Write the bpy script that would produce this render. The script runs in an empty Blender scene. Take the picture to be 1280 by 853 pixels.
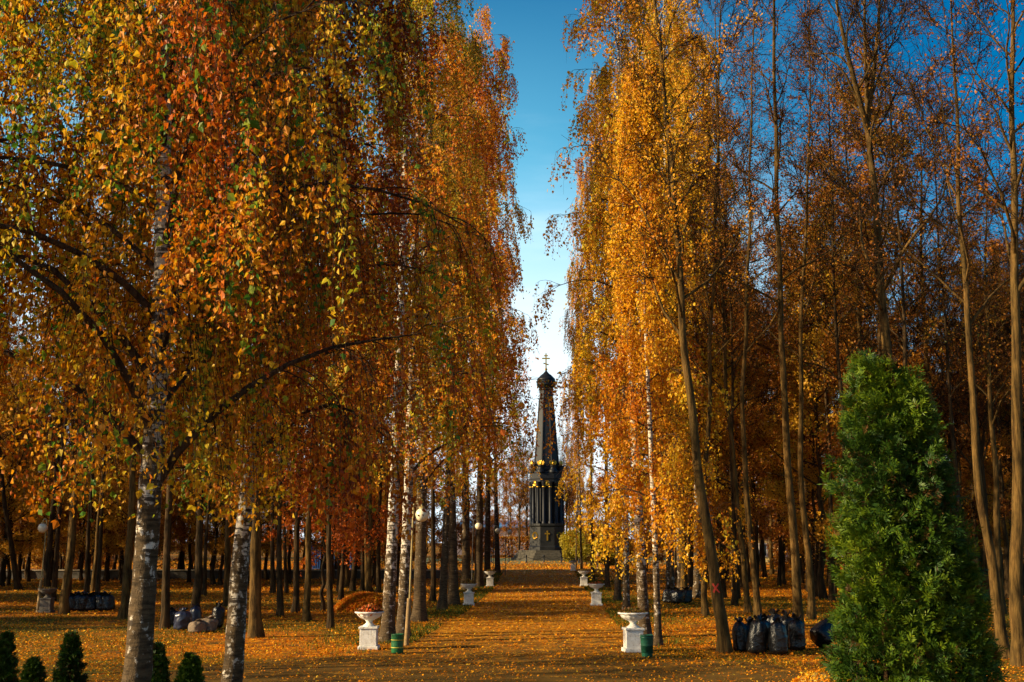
import bpy, bmesh, math, random
import numpy as np
from mathutils import Vector, Matrix

random.seed(7)
rng = np.random.default_rng(11)
scene = bpy.context.scene
COL = scene.collection
R = math.radians

# ------------------------------------------------------------------ camera
F = 1500.0                      # focal length in photo pixels (photo is 1280 x 853)
CAM = np.array([0.0, 0.0, 3.0])
PITCH = math.atan((676 - 426.5) / F)
FWD = np.array([0, math.cos(PITCH), math.sin(PITCH)])
UP = np.array([0, -math.sin(PITCH), math.cos(PITCH)])
RIGHT = np.array([1.0, 0, 0])


def ray(px, py):
    return FWD + RIGHT * ((px - 640) / F) - UP * ((py - 426.5) / F)


def gp(px, py, z=0.0):          # point of the ground seen at a photo pixel
    d = ray(px, py)
    return CAM + d * ((z - CAM[2]) / d[2])


def ap(px, py, Y):              # point seen at a photo pixel, at distance Y
    d = ray(px, py)
    return CAM + d * (Y / d[1])


cam = bpy.data.cameras.new('camera')
cam.lens = F / 1280 * 36
cam.sensor_width = 36
cam.clip_end = 3000
camo = bpy.data.objects.new('camera', cam)
COL.objects.link(camo)
camo.location = CAM
camo.rotation_euler = (math.pi / 2 + PITCH, 0, 0)
scene.camera = camo

# ------------------------------------------------------------------ light
SUN_EL = 21.0
TO_SUN = np.array([-0.965, -0.26])
TO_SUN = TO_SUN / np.linalg.norm(TO_SUN)
sd = Vector((TO_SUN[0] * math.cos(R(SUN_EL)), TO_SUN[1] * math.cos(R(SUN_EL)), math.sin(R(SUN_EL))))
sl = bpy.data.lights.new('sun', 'SUN')
sl.energy = 5.0
sl.angle = R(0.5)
sl.color = (1.0, 0.79, 0.48)
so = bpy.data.objects.new('sun', sl)
COL.objects.link(so)
so.location = (-60, -20, 60)
so.rotation_euler = sd.to_track_quat('Z', 'Y').to_euler()

world = bpy.data.worlds.new('World')
scene.world = world
world.use_nodes = True
nt = world.node_tree
bg = nt.nodes['Background']
sky = nt.nodes.new('ShaderNodeTexSky')
sky.sky_type = 'NISHITA'
sky.sun_disc = False
sky.sun_elevation = R(SUN_EL)
sky.sun_rotation = math.atan2(TO_SUN[0], TO_SUN[1])
sky.air_density = 1.0
sky.dust_density = 1.6
sky.ozone_density = 1.6
hs = nt.nodes.new('ShaderNodeHueSaturation')
hs.inputs['Saturation'].default_value = 2.0
hs.inputs['Value'].default_value = 1.3
nt.links.new(sky.outputs[0], hs.inputs['Color'])
# pale haze low in the sky over the end of the walk
SKY_STRENGTH = 0.052
tcw = nt.nodes.new('ShaderNodeTexCoord')
sxw = nt.nodes.new('ShaderNodeSeparateXYZ')
nt.links.new(tcw.outputs['Generated'], sxw.inputs[0])


def wmap(sock, a, b, c=0.0, d=1.0):
    m_ = nt.nodes.new('ShaderNodeMapRange')
    m_.interpolation_type = 'SMOOTHSTEP'
    for i_, v_ in enumerate((a, b, c, d)):
        m_.inputs[i_ + 1].default_value = v_
    nt.links.new(sock, m_.inputs[0])
    return m_.outputs[0]


def wmix(f_, a_, col):
    m_ = nt.nodes.new('ShaderNodeMix')
    m_.data_type = 'RGBA'
    nt.links.new(f_, m_.inputs[0])
    nt.links.new(a_, m_.inputs[6])
    m_.inputs[7].default_value = (*[c_ / SKY_STRENGTH for c_ in col], 1)
    return m_.outputs[2]


def wmul(a_, b_):
    m_ = nt.nodes.new('ShaderNodeMath')
    m_.operation = 'MULTIPLY'
    nt.links.new(a_, m_.inputs[0])
    nt.links.new(b_, m_.inputs[1])
    return m_.outputs[0]


az_ = wmap(sxw.outputs[0], .34, -.02)
lo_ = wmap(sxw.outputs[2], .52, .12)
c1_ = wmix(wmul(az_, lo_), hs.outputs[0], (.13, .42, .56))
az2 = wmap(sxw.outputs[0], .45, .05)
lo2 = wmap(sxw.outputs[2], .33, .10)
mpw = nt.nodes.new('ShaderNodeMapping')
mpw.inputs['Scale'].default_value = (3, 3, 16)
nt.links.new(tcw.outputs['Generated'], mpw.inputs['Vector'])
nzw = nt.nodes.new('ShaderNodeTexNoise')
nzw.inputs['Scale'].default_value = 1.6
nzw.inputs['Detail'].default_value = 6
nt.links.new(mpw.outputs[0], nzw.inputs['Vector'])
wisp = wmap(nzw.outputs[0], .42, .72, .0, .5)
lo3 = wmap(sxw.outputs[2], .45, .15)
c1_ = wmix(wmul(wmul(wisp, az_), lo3), c1_, (.50, .60, .65))
c2_ = wmix(wmul(az2, lo2), c1_, (.53, .62, .66))
nt.links.new(c2_, bg.inputs['Color'])
bg.inputs['Strength'].default_value = SKY_STRENGTH

scene.view_settings.view_transform = 'Standard'
scene.view_settings.look = 'None'
scene.view_settings.gamma = 1
scene.view_settings.exposure = 1.02
scene.render.engine = 'CYCLES'
cy = scene.cycles
cy.max_bounces = 5
cy.diffuse_bounces = 2
cy.glossy_bounces = 2
cy.transmission_bounces = 3
cy.transparent_max_bounces = 4
cy.caustics_reflective = False
cy.caustics_refractive = False
cy.sample_clamp_indirect = 4.0
cy.use_adaptive_sampling = True
cy.adaptive_threshold = 0.02
scene.render.use_persistent_data = False

# ------------------------------------------------------------------ materials


def new_mat(name):
    m = bpy.data.materials.new(name)
    m.use_nodes = True
    n = m.node_tree
    b = n.nodes['Principled BSDF']
    return m, n, b


def ramp(n, stops, interp='LINEAR'):
    r = n.nodes.new('ShaderNodeValToRGB')
    e = r.color_ramp.elements
    r.color_ramp.interpolation = interp
    while len(e) > 1:
        e.remove(e[-1])
    e[0].position = stops[0][0]
    e[0].color = (*stops[0][1], 1)
    for p, c in stops[1:]:
        k = e.new(p)
        k.color = (*c, 1)
    return r


def noise(n, scale, detail=4, rough=0.6, vec=None):
    t = n.nodes.new('ShaderNodeTexNoise')
    t.inputs['Scale'].default_value = scale
    t.inputs['Detail'].default_value = detail
    t.inputs['Roughness'].default_value = rough
    if vec is not None:
        n.links.new(vec, t.inputs['Vector'])
    return t


def coords(n, scale=(1, 1, 1), kind='Object'):
    tc = n.nodes.new('ShaderNodeTexCoord')
    mp = n.nodes.new('ShaderNodeMapping')
    mp.inputs['Scale'].default_value = scale
    n.links.new(tc.outputs[kind], mp.inputs['Vector'])
    return mp.outputs[0]


def mixc(n, fac, a, b, mode='MIX'):
    m = n.nodes.new('ShaderNodeMix')
    m.data_type = 'RGBA'
    m.blend_type = mode
    for sock, v in ((m.inputs[0], fac), (m.inputs[6], a), (m.inputs[7], b)):
        if isinstance(v, (int, float)):
            sock.default_value = v
        elif isinstance(v, tuple):
            sock.default_value = (*v, 1)
        else:
            n.links.new(v, sock)
    return m.outputs[2]


def bump(n, b, h, strength=0.4, dist=0.02):
    bp = n.nodes.new('ShaderNodeBump')
    bp.inputs['Strength'].default_value = strength
    bp.inputs['Distance'].default_value = dist
    n.links.new(h, bp.inputs['Height'])
    n.links.new(bp.outputs[0], b.inputs['Normal'])


def leaf_mat(name, stops, translucency=0.42, spec=0.25, sat=1.0):
    m, n, b = new_mat(name)
    at = n.nodes.new('ShaderNodeAttribute')
    at.attribute_name = 'hue'
    oi = n.nodes.new('ShaderNodeObjectInfo')
    ad = n.nodes.new('ShaderNodeMath')
    ad.operation = 'MULTIPLY_ADD'
    n.links.new(oi.outputs['Random'], ad.inputs[0])
    ad.inputs[1].default_value = 0.22
    ad.inputs[2].default_value = -0.11
    ad2 = n.nodes.new('ShaderNodeMath')
    ad2.operation = 'ADD'
    n.links.new(ad.outputs[0], ad2.inputs[0])
    n.links.new(at.outputs['Fac'], ad2.inputs[1])
    r = ramp(n, stops)
    n.links.new(ad2.outputs[0], r.inputs[0])
    b.inputs['Roughness'].default_value = 0.5
    b.inputs['Specular IOR Level'].default_value = spec
    n.links.new(r.outputs[0], b.inputs['Base Color'])
    tr = n.nodes.new('ShaderNodeBsdfTranslucent')
    n.links.new(r.outputs[0], tr.inputs[0])
    mx = n.nodes.new('ShaderNodeMixShader')
    mx.inputs[0].default_value = translucency
    n.links.new(b.outputs[0], mx.inputs[1])
    n.links.new(tr.outputs[0], mx.inputs[2])
    n.links.new(mx.outputs[0], n.nodes['Material Output'].inputs[0])
    return m


M = {}
M['leaf_rust'] = leaf_mat('rust_birch_leaf', [
    (0.0, (.36, .06, .004)), (.22, (.56, .13, .005)), (.42, (.68, .24, .006)), (.62, (.72, .38, .010)),
    (.78, (.60, .44, .016)), (.90, (.26, .31, .015)), (1.0, (.06, .16, .012))])
M['leaf_gold'] = leaf_mat('golden_birch_leaf', [
    (0.0, (.50, .12, .006)), (.25, (.66, .24, .007)), (.55, (.76, .39, .010)), (.8, (.78, .49, .016)), (1.0, (.46, .38, .02))])
M['leaf_olive'] = leaf_mat('olive_birch_leaf', [
    (0.0, (.56, .17, .006)), (.25, (.66, .30, .008)), (.45, (.46, .30, .012)), (.7, (.24, .23, .012)), (1.0, (.06, .13, .010))])
M['leaf_brown'] = leaf_mat('withered_linden_leaf', [
    (0.0, (.10, .028, .005)), (.3, (.23, .068, .007)), (.55, (.38, .125, .008)), (.75, (.48, .20, .010)), (.9, (.30, .18, .012)), (1.0, (.10, .10, .010))])
M['leaf_orange'] = leaf_mat('orange_maple_leaf', [
    (0.0, (.34, .05, .005)), (.4, (.60, .13, .007)), (.75, (.68, .22, .010)), (1.0, (.62, .32, .012))])
M['leaf_yellow'] = leaf_mat('yellow_woodland_leaf', [
    (0.0, (.40, .14, .008)), (.4, (.58, .27, .012)), (.8, (.60, .38, .02)), (1.0, (.26, .26, .02))])
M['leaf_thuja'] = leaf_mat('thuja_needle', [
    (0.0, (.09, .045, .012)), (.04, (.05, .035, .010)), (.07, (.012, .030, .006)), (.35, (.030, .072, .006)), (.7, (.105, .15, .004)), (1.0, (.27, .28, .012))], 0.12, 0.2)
M['leaf_ground'] = leaf_mat('fallen_leaf', [
    (0.0, (.22, .055, .004)), (.3, (.50, .135, .005)), (.6, (.70, .235, .007)), (.85, (.78, .36, .012)), (1.0, (.80, .52, .04))], 0.2, 0.06)
M['leaf_bush'] = leaf_mat('yellow_green_bush_leaf', [
    (0.0, (.16, .14, .010)), (.5, (.34, .26, .014)), (1.0, (.48, .34, .02))])
M['flower'] = leaf_mat('urn_flower', [
    (0.0, (.10, .06, .010)), (.35, (.26, .10, .012)), (.6, (.55, .11, .010)), (.85, (.62, .06, .010)), (1.0, (.70, .25, .02))], 0.2)
M['dry_plant'] = leaf_mat('dried_urn_plant', [
    (0.0, (.06, .035, .010)), (.5, (.18, .07, .012)), (.8, (.26, .16, .02)), (1.0, (.10, .13, .012))], 0.2)
M['grass'] = leaf_mat('grass_blade', [
    (0.0, (.035, .048, .007)), (.5, (.065, .085, .009)), (1.0, (.17, .14, .014))], 0.2, .05)


def mat_birch(name, dark=0.5):
    m, n, b = new_mat(name)
    v = coords(n, (5, 5, 26))
    n1 = noise(n, 1.0, 5, .65, v)                   # horizontal lenticels
    v2 = coords(n, (1, 1, .75))
    n2 = noise(n, 7.0, 6, .7, v2)                   # rough cracked plates
    v3 = coords(n, (1, 1, .5))
    n3 = noise(n, 1.7, 3, .6, v3)                   # broad variation
    white = ramp(n, [(.3, (.34, .27, .19)), (.55, (.58, .51, .41)), (.8, (.70, .64, .54))])
    n.links.new(n3.outputs[0], white.inputs[0])
    len_ = ramp(n, [(.42 + .03 * dark, (0, 0, 0)), (.48 + .03 * dark, (1, 1, 1))])
    n.links.new(n1.outputs[0], len_.inputs[0])
    c1 = mixc(n, len_.outputs[0], (.055, .042, .032), white.outputs[0])
    pl = ramp(n, [(.36 + .15 * dark, (1, 1, 1)), (.41 + .15 * dark, (0, 0, 0))])
    n.links.new(n2.outputs[0], pl.inputs[0])
    tc = n.nodes.new('ShaderNodeTexCoord')
    sx = n.nodes.new('ShaderNodeSeparateXYZ')
    n.links.new(tc.outputs['Object'], sx.inputs[0])
    mr = n.nodes.new('ShaderNodeMapRange')
    mr.inputs[1].default_value = 0.0
    mr.inputs[2].default_value = 7.0
    mr.inputs[3].default_value = 0.0
    mr.inputs[4].default_value = 0.55 - .38 * dark
    n.links.new(sx.outputs[2], mr.inputs[0])
    sub = n.nodes.new('ShaderNodeMath')
    sub.operation = 'ADD'
    n.links.new(n2.outputs[0], sub.inputs[0])
    n.links.new(mr.outputs[0], sub.inputs[1])
    pl2 = ramp(n, [(.46 + .22 * dark, (1, 1, 1)), (.52 + .22 * dark, (0, 0, 0))])
    n.links.new(sub.outputs[0], pl2.inputs[0])
    dk = ramp(n, [(.35, (.030, .020, .010)), (.6, (.10, .065, .032))])
    n.links.new(n1.outputs[0], dk.inputs[0])
    c2 = mixc(n, pl2.outputs[0], c1, dk.outputs[0])
    n.links.new(c2, b.inputs['Base Color'])
    b.inputs['Roughness'].default_value = .85
    b.inputs['Specular IOR Level'].default_value = .15
    bump(n, b, n2.outputs[0], .9, .05)
    return m


M['birch'] = mat_birch('birch_bark', .62)
M['birch_dark'] = mat_birch('dark_birch_bark', .95)
M['birch_old'] = mat_birch('old_cracked_birch_bark', .80)


def mat_bark(name, c0, c1, sc=9):
    m, n, b = new_mat(name)
    v = coords(n, (1, 1, .16))
    n1 = noise(n, sc, 6, .7, v)
    n2 = noise(n, 1.6, 5, .65, coords(n, (1, 1, .5)))
    r = ramp(n, [(.36, c0), (.60, c1)])
    n.links.new(n1.outputs[0], r.inputs[0])
    r2 = ramp(n, [(.32, (.42, .44, .40)), (.5, (.85, .82, .68)), (.68, (1.25, 1.12, .95))])
    n.links.new(n2.outputs[0], r2.inputs[0])
    c = mixc(n, 1.0, r.outputs[0], r2.outputs[0], 'MULTIPLY')
    n.links.new(c, b.inputs['Base Color'])
    b.inputs['Roughness'].default_value = .9
    b.inputs['Specular IOR Level'].default_value = .1
    bump(n, b, n1.outputs[0], 1.0, .07)
    return m


M['bark'] = mat_bark('linden_bark', (.030, .018, .007), (.165, .098, .032))
M['bark_dark'] = mat_bark('dark_woodland_bark', (.018, .012, .007), (.085, .052, .024))
M['twig'] = mat_bark('twig_bark', (.020, .012, .006), (.075, .042, .018), 30)
M['birch_twig'] = mat_bark('birch_twig_bark', (.035, .020, .014), (.12, .075, .05), 30)


def mat_plain(name, col, rough=.6, metal=0, var=.25, sc=12, bmp=.15, spec=.5):
    m, n, b = new_mat(name)
    n1 = noise(n, sc, 5, .65, coords(n))
    lo = tuple(c * (1 - var) for c in col)
    hi = tuple(min(1, c * (1 + var)) for c in col)
    r = ramp(n, [(.3, lo), (.7, hi)])
    n.links.new(n1.outputs[0], r.inputs[0])
    n.links.new(r.outputs[0], b.inputs['Base Color'])
    b.inputs['Roughness'].default_value = rough
    b.inputs['Metallic'].default_value = metal
    b.inputs['Specular IOR Level'].default_value = spec
    if bmp:
        bump(n, b, n1.outputs[0], bmp, .02)
    return m


def mat_whitewash(name):
    m, n, b = new_mat(name)
    n1 = noise(n, 6, 6, .7, coords(n))
    n2 = noise(n, 26, 4, .6, coords(n))
    r = ramp(n, [(.28, (.34, .29, .22)), (.45, (.66, .62, .54)), (.7, (.80, .77, .70))])
    n.links.new(n1.outputs[0], r.inputs[0])
    r2 = ramp(n, [(.32, (.6, .55, .48)), (.42, (1, 1, 1))])
    n.links.new(n2.outputs[0], r2.inputs[0])
    c = mixc(n, .8, r.outputs[0], r2.outputs[0], 'MULTIPLY')
    n.links.new(c, b.inputs['Base Color'])
    b.inputs['Roughness'].default_value = .75
    bump(n, b, n2.outputs[0], .5, .02)
    return m


M['white'] = mat_whitewash('whitewashed_concrete')
M['greystone'] = mat_plain('weathered_grey_concrete', (.10, .085, .065), .85, 0, .4)
M['iron'] = mat_plain('black_cast_iron', (.008, .009, .012), .5, .0, .5, 2.2, .2, .22)
M['pedestal_iron'] = mat_plain('dull_cast_iron', (.014, .0135, .012), .5, .0, .5, 1.2, .2, .25)
M['gold'] = mat_plain('gilding', (.50, .28, .03), .4, .9, .15, 8, 0)
M['granite'] = mat_plain('granite_step', (.065, .056, .04), .85, 0, .4, 3, .15, .2)
M['pole'] = mat_plain('ochre_painted_pole', (.30, .22, .07), .5, 0, .35, 9)
M['post'] = mat_plain('weathered_wood_post', (.24, .15, .055), .8, 0, .45, 9, .4)
M['darkpole'] = mat_plain('dark_metal_pole', (.035, .03, .026), .5)
M['globe'] = mat_plain('milky_lamp_glass', (.74, .66, .44), .3, 0, .08, 5, 0)
M['bin_green'] = mat_plain('green_painted_steel', (.012, .11, .035), .4, 0, .35, 14)
M['bin_dark'] = mat_plain('dark_green_painted_steel', (.008, .075, .042), .42, 0, .35, 14)
M['bin_yellow'] = mat_plain('yellow_paint_band', (.42, .34, .03), .5, 0, .4, 20)
M['bag'] = mat_plain('black_plastic_bag', (.006, .006, .006), .27, 0, .3, 14, 1.0, .4)
M['sack'] = mat_plain('brown_sackcloth', (.16, .11, .065), .85, 0, .35, 20, .5)
M['bag_blue'] = mat_plain('dark_blue_plastic_bag', (.016, .02, .04), .3, 0, .3, 8, .5)
M['red_paint'] = mat_plain('red_spray_paint', (.62, .04, .012), .7, 0, .3, 40)
M['wall_stone'] = mat_plain('dark_retaining_stone', (.075, .065, .052), .85, 0, .45, 1.5, .4)
M['coping'] = mat_plain('pale_coping_stone', (.30, .25, .17), .8, 0, .35, 2)
M['bluepaint'] = mat_plain('blue_sheet_metal', (.035, .12, .34), .5, 0, .3, 1)
M['blueroof'] = mat_plain('blue_metal_roof', (.06, .20, .40), .45, 0, .2, .6)
M['mauvewall'] = mat_plain('mauve_plaster', (.21, .17, .18), .85, 0, .2, .5)
M['yellowwall'] = mat_plain('yellow_plaster', (.70, .50, .19), .85, 0, .18, .4)
M['redroof'] = mat_plain('brown_tile_roof', (.17, .06, .035), .8, 0, .3, 1)
M['whitetrim'] = mat_plain('white_window_trim', (.75, .72, .66), .6, 0, .1, 3)
M['pane'] = mat_plain('dark_window_glass', (.02, .025, .03), .08, 0, .2, 2, 0)
M['skin'] = mat_plain('skin', (.50, .30, .21), .6, 0, .1, 8, 0)
M['hair'] = mat_plain('dark_hair', (.04, .025, .015), .6)
M['redcoat'] = mat_plain('dark_red_coat', (.27, .03, .018), .85, 0, .25, 6)
M['trousers'] = mat_plain('dark_trousers', (.025, .025, .03), .85)
M['hub'] = mat_plain('steel', (.3, .3, .3), .4, .8)
M['carpaint'] = mat_plain('dark_blue_car_paint', (.018, .028, .06), .25, .2, .1, 2, 0)
M['rubber'] = mat_plain('tyre_rubber', (.015, .015, .015), .8)


def mat_ground():
    m, n, b = new_mat('leaf_strewn_soil')
    v = coords(n, (1, 1, 1))
    vo = n.nodes.new('ShaderNodeTexVoronoi')
    vo.inputs['Scale'].default_value = 11
    n.links.new(v, vo.inputs['Vector'])
    sc = n.nodes.new('ShaderNodeSeparateColor')
    n.links.new(vo.outputs['Color'], sc.inputs[0])
    r = ramp(n, [(0, (.12, .045, .008)), (.3, (.32, .085, .005)), (.55, (.54, .15, .006)), (.8, (.66, .23, .009)), (1, (.72, .36, .02))])
    n.links.new(sc.outputs[0], r.inputs[0])
    soil = noise(n, 3, 6, .7, v)
    rs = ramp(n, [(.3, (.05, .030, .012)), (.7, (.14, .080, .028))])
    n.links.new(soil.outputs[0], rs.inputs[0])
    grass = ramp(n, [(.3, (.035, .045, .008)), (.7, (.085, .095, .014))])
    n.links.new(soil.outputs[0], grass.inputs[0])
    g = noise(n, .09, 4, .6, v)
    gm = ramp(n, [(.44, (0, 0, 0)), (.53, (1, 1, 1))])
    n.links.new(g.outputs[0], gm.inputs[0])
    base = mixc(n, gm.outputs[0], rs.outputs[0], grass.outputs[0])
    l = noise(n, 1.3, 5, .7, v)
    lm = ramp(n, [(.36, (0, 0, 0)), (.54, (1, 1, 1))])
    n.links.new(l.outputs[0], lm.inputs[0])
    mul = n.nodes.new('ShaderNodeMath')
    mul.operation = 'MULTIPLY_ADD'
    n.links.new(gm.outputs[0], mul.inputs[0])
    mul.inputs[1].default_value = -.72
    mul.inputs[2].default_value = 1.0
    mu2 = n.nodes.new('ShaderNodeMath')
    mu2.operation = 'MULTIPLY'
    n.links.new(mul.outputs[0], mu2.inputs[0])
    n.links.new(lm.outputs[0], mu2.inputs[1])
    c = mixc(n, mu2.outputs[0], base, r.outputs[0])
    n.links.new(c, b.inputs['Base Color'])
    b.inputs['Roughness'].default_value = .95
    b.inputs['Specular IOR Level'].default_value = .04
    bump(n, b, sc.outputs[1], .8, .06)
    return m


def mat_path():
    m, n, b = new_mat('leaf_strewn_asphalt')
    v = coords(n)
    a = noise(n, 40, 3, .6, v)
    w = noise(n, .5, 5, .65, v)
    r = ramp(n, [(.3, (.075, .040, .008)), (.7, (.15, .082, .016))])
    n.links.new(w.outputs[0], r.inputs[0])
    vo = n.nodes.new('ShaderNodeTexVoronoi')
    vo.inputs['Scale'].default_value = 10
    n.links.new(v, vo.inputs['Vector'])
    sc = n.nodes.new('ShaderNodeSeparateColor')
    n.links.new(vo.outputs['Color'], sc.inputs[0])
    lr = ramp(n, [(0, (.14, .05, .006)), (.4, (.32, .115, .008)), (.75, (.52, .21, .012)), (1, (.62, .32, .025))])
    n.links.new(sc.outputs[0], lr.inputs[0])
    # leaves lie thicker away from the crossing in front
    sx = n.nodes.new('ShaderNodeSeparateXYZ')
    n.links.new(v, sx.inputs[0])
    mr = n.nodes.new('ShaderNodeMapRange')
    mr.inputs[1].default_value = 24
    mr.inputs[2].default_value = 46
    mr.inputs[3].default_value = -.18
    mr.inputs[4].default_value = .10
    n.links.new(sx.outputs[1], mr.inputs[0])
    ad = n.nodes.new('ShaderNodeMath')
    ad.operation = 'ADD'
    l = noise(n, 1.7, 6, .75, v)
    n.links.new(l.outputs[0], ad.inputs[0])
    n.links.new(mr.outputs[0], ad.inputs[1])
    lm = ramp(n, [(.40, (0, 0, 0)), (.55, (1, 1, 1))])
    n.links.new(ad.outputs[0], lm.inputs[0])
    c = mixc(n, lm.outputs[0], r.outputs[0], lr.outputs[0])
    n.links.new(c, b.inputs['Base Color'])
    b.inputs['Roughness'].default_value = .95
    b.inputs['Specular IOR Level'].default_value = .05
    bump(n, b, sc.outputs[1], .45, .04)
    return m


M['ground'] = mat_ground()
M['path'] = mat_path()
M['heap_soil'] = mat_plain('leaf_mould', (.24, .085, .012), .9, 0, .5, 9, .6)
M['mound'] = mat_plain('yellowed_turf', (.34, .23, .04), .9, 0, .45, 5, .6)

# ------------------------------------------------------------------ mesh tools


class MB:
    """collects vertices, quads / triangles and one float attribute"""

    def __init__(s):
        s.v, s.q, s.t, s.h, s.n = [], [], [], [], 0

    def add(s, V, Q=None, T=None, hue=None):
        V = np.asarray(V, float).reshape(-1, 3)
        if Q is not None and len(Q):
            s.q.append(np.asarray(Q, int).reshape(-1, 4) + s.n)
        if T is not None and len(T):
            s.t.append(np.asarray(T, int).reshape(-1, 3) + s.n)
        s.v.append(V)
        s.h.append(np.full(len(V), .5) if hue is None else np.asarray(hue, float))
        s.n += len(V)
        return s

    def mesh(s, name, mat, smooth=False):
        me = bpy.data.meshes.new(name)
        V = np.concatenate(s.v).astype(np.float32)
        Q = np.concatenate(s.q) if s.q else np.zeros((0, 4), int)
        T = np.concatenate(s.t) if s.t else np.zeros((0, 3), int)
        me.vertices.add(len(V))
        me.vertices.foreach_set('co', V.ravel())
        nl = Q.size + T.size
        me.loops.add(nl)
        me.loops.foreach_set('vertex_index', np.concatenate([Q.ravel(), T.ravel()]).astype(np.int32))
        me.polygons.add(len(Q) + len(T))
        st = np.concatenate([np.arange(len(Q)) * 4, Q.size + np.arange(len(T)) * 3]).astype(np.int32)
        me.polygons.foreach_set('loop_start', st)
        me.polygons.foreach_set('use_smooth', np.full(len(Q) + len(T), smooth, bool))
        a = me.attributes.new('hue', 'FLOAT', 'POINT')
        a.data.foreach_set('value', np.concatenate(s.h).astype(np.float32))
        me.materials.append(mat)
        me.update(calc_edges=True)
        me.validate()
        return me


def link(name, me, parent=None, loc=None):
    o = bpy.data.objects.new(name, me)
    COL.objects.link(o)
    if parent is not None:
        o.parent = parent
    if loc is not None:
        o.location = loc
    return o


def tag(o, label=None, cat=None, group=None, kind=None):
    if label:
        o['label'] = label
    if cat:
        o['category'] = cat
    if group:
        o['group'] = group
    if kind:
        o['kind'] = kind
    return o


def thing(name, label, cat, loc=(0, 0, 0), rz=0, group=None):
    o = bpy.data.objects.new(name, None)
    o.empty_display_size = .3
    COL.objects.link(o)
    o.location = Vector([float(c) for c in loc])
    o.rotation_euler = (0, 0, rz)
    return tag(o, label, cat, group)


def dup(root, loc, rot=(0, 0, 0), sc=1.0, label=None, group=None):
    r = root.copy()
    COL.objects.link(r)
    r.location = Vector([float(c) for c in loc])
    r.rotation_euler = rot
    r.scale = (sc, sc, sc) if not isinstance(sc, tuple) else sc
    if label:
        r['label'] = label
    if group:
        r['group'] = group
    for ch in root.children:
        c = ch.copy()
        COL.objects.link(c)
        c.parent = r
        for g in ch.children:
            d = g.copy()
            COL.objects.link(d)
            d.parent = c
    return r


def nrm(v):
    return v / np.maximum(np.linalg.norm(v, axis=-1, keepdims=True), 1e-9)


def tubes(mb, P, Rr, ns=4, hue=None):
    """P[N,k,3], Rr[N,k] -> tubes"""
    P = np.asarray(P, float)
    Rr = np.asarray(Rr, float)
    N, k, _ = P.shape
    T = np.empty_like(P)
    T[:, 1:-1] = P[:, 2:] - P[:, :-2]
    T[:, 0] = P[:, 1] - P[:, 0]
    T[:, -1] = P[:, -1] - P[:, -2]
    T = nrm(T)
    mean = nrm(P[:, -1] - P[:, 0])
    ref = np.where((np.abs(mean[:, 2:3]) > .7), np.array([[1., 0.1, 0]]), np.array([[0, 0.1, 1.]]))
    ref = np.repeat(ref[:, None, :], k, 1)
    A = nrm(np.cross(T, ref))
    B = np.cross(T, A)
    an = np.arange(ns) * 2 * math.pi / ns
    V = (P[:, :, None, :] + Rr[:, :, None, None] * (np.cos(an)[None, None, :, None] * A[:, :, None, :]
                                                 + np.sin(an)[None, None, :, None] * B[:, :, None, :]))
    idx = np.arange(N * k * ns).reshape(N, k, ns)
    a = idx[:, :-1, :]
    b = np.roll(idx[:, :-1, :], -1, 2)
    c = np.roll(idx[:, 1:, :], -1, 2)
    d = idx[:, 1:, :]
    Q = np.stack([a, b, c, d], -1).reshape(-1, 4)
    mb.add(V.reshape(-1, 3), Q)
    return mb


def grow(S, D, L, k, pull, jit=.1):
    """polylines from starts S with directions D and lengths L; pull[N,3] or (3,) bends them"""
    N = len(S)
    P = np.empty((N, k, 3))
    P[:, 0] = S
    d = nrm(D)
    st = (np.asarray(L) / (k - 1)).reshape(-1, 1)
    for i in range(1, k):
        P[:, i] = P[:, i - 1] + d * st
        d = nrm(d + np.asarray(pull) + rng.normal(0, jit, (N, 3)))
    return P


def at_t(P, t):
    """sample polylines P[N,k,3] at t[N] -> points and directions"""
    N, k, _ = P.shape
    x = np.clip(t, 0, .9999) * (k - 1)
    i = x.astype(int)
    f = (x - i)[:, None]
    ar = np.arange(N)
    a, b = P[ar, i], P[ar, i + 1]
    return a + (b - a) * f, nrm(b - a)


def leaves(mb, pos, size, hue, hang=.5, fold=.22, width=.75, up=None):
    """kite-shaped leaves at pos[N,3]; hang: how far tips point down"""
    N = len(pos)
    size = np.broadcast_to(size, (N,))
    d = nrm(rng.normal(0, 1, (N, 3)))
    d[:, 2] -= hang * 2.0
    d = nrm(d)
    r = rng.normal(0, 1, (N, 3))
    s = nrm(np.cross(d, r))
    nn = np.cross(d, s)
    l = size[:, None]
    w = l * width * .5
    base = pos
    tip = pos + d * l
    mid = pos + d * l * .38 + nn * (l * fold * .5)
    V = np.stack([base, mid + s * w, tip, mid - s * w], 1).reshape(-1, 3)
    Q = np.arange(N * 4).reshape(N, 4)
    mb.add(V, Q, hue=np.repeat(np.clip(hue, 0, 1), 4))
    return mb


def wob(p, f=1.0, seed=0):
    """cheap smooth noise of position, about -1..1"""
    r2 = np.random.default_rng(seed + 100)
    o = np.zeros(len(p))
    for _ in range(5):
        k = r2.normal(0, 1, 3) * f
        o += np.sin(p @ k + r2.uniform(0, 6.28))
    return o / 2.6


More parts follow.
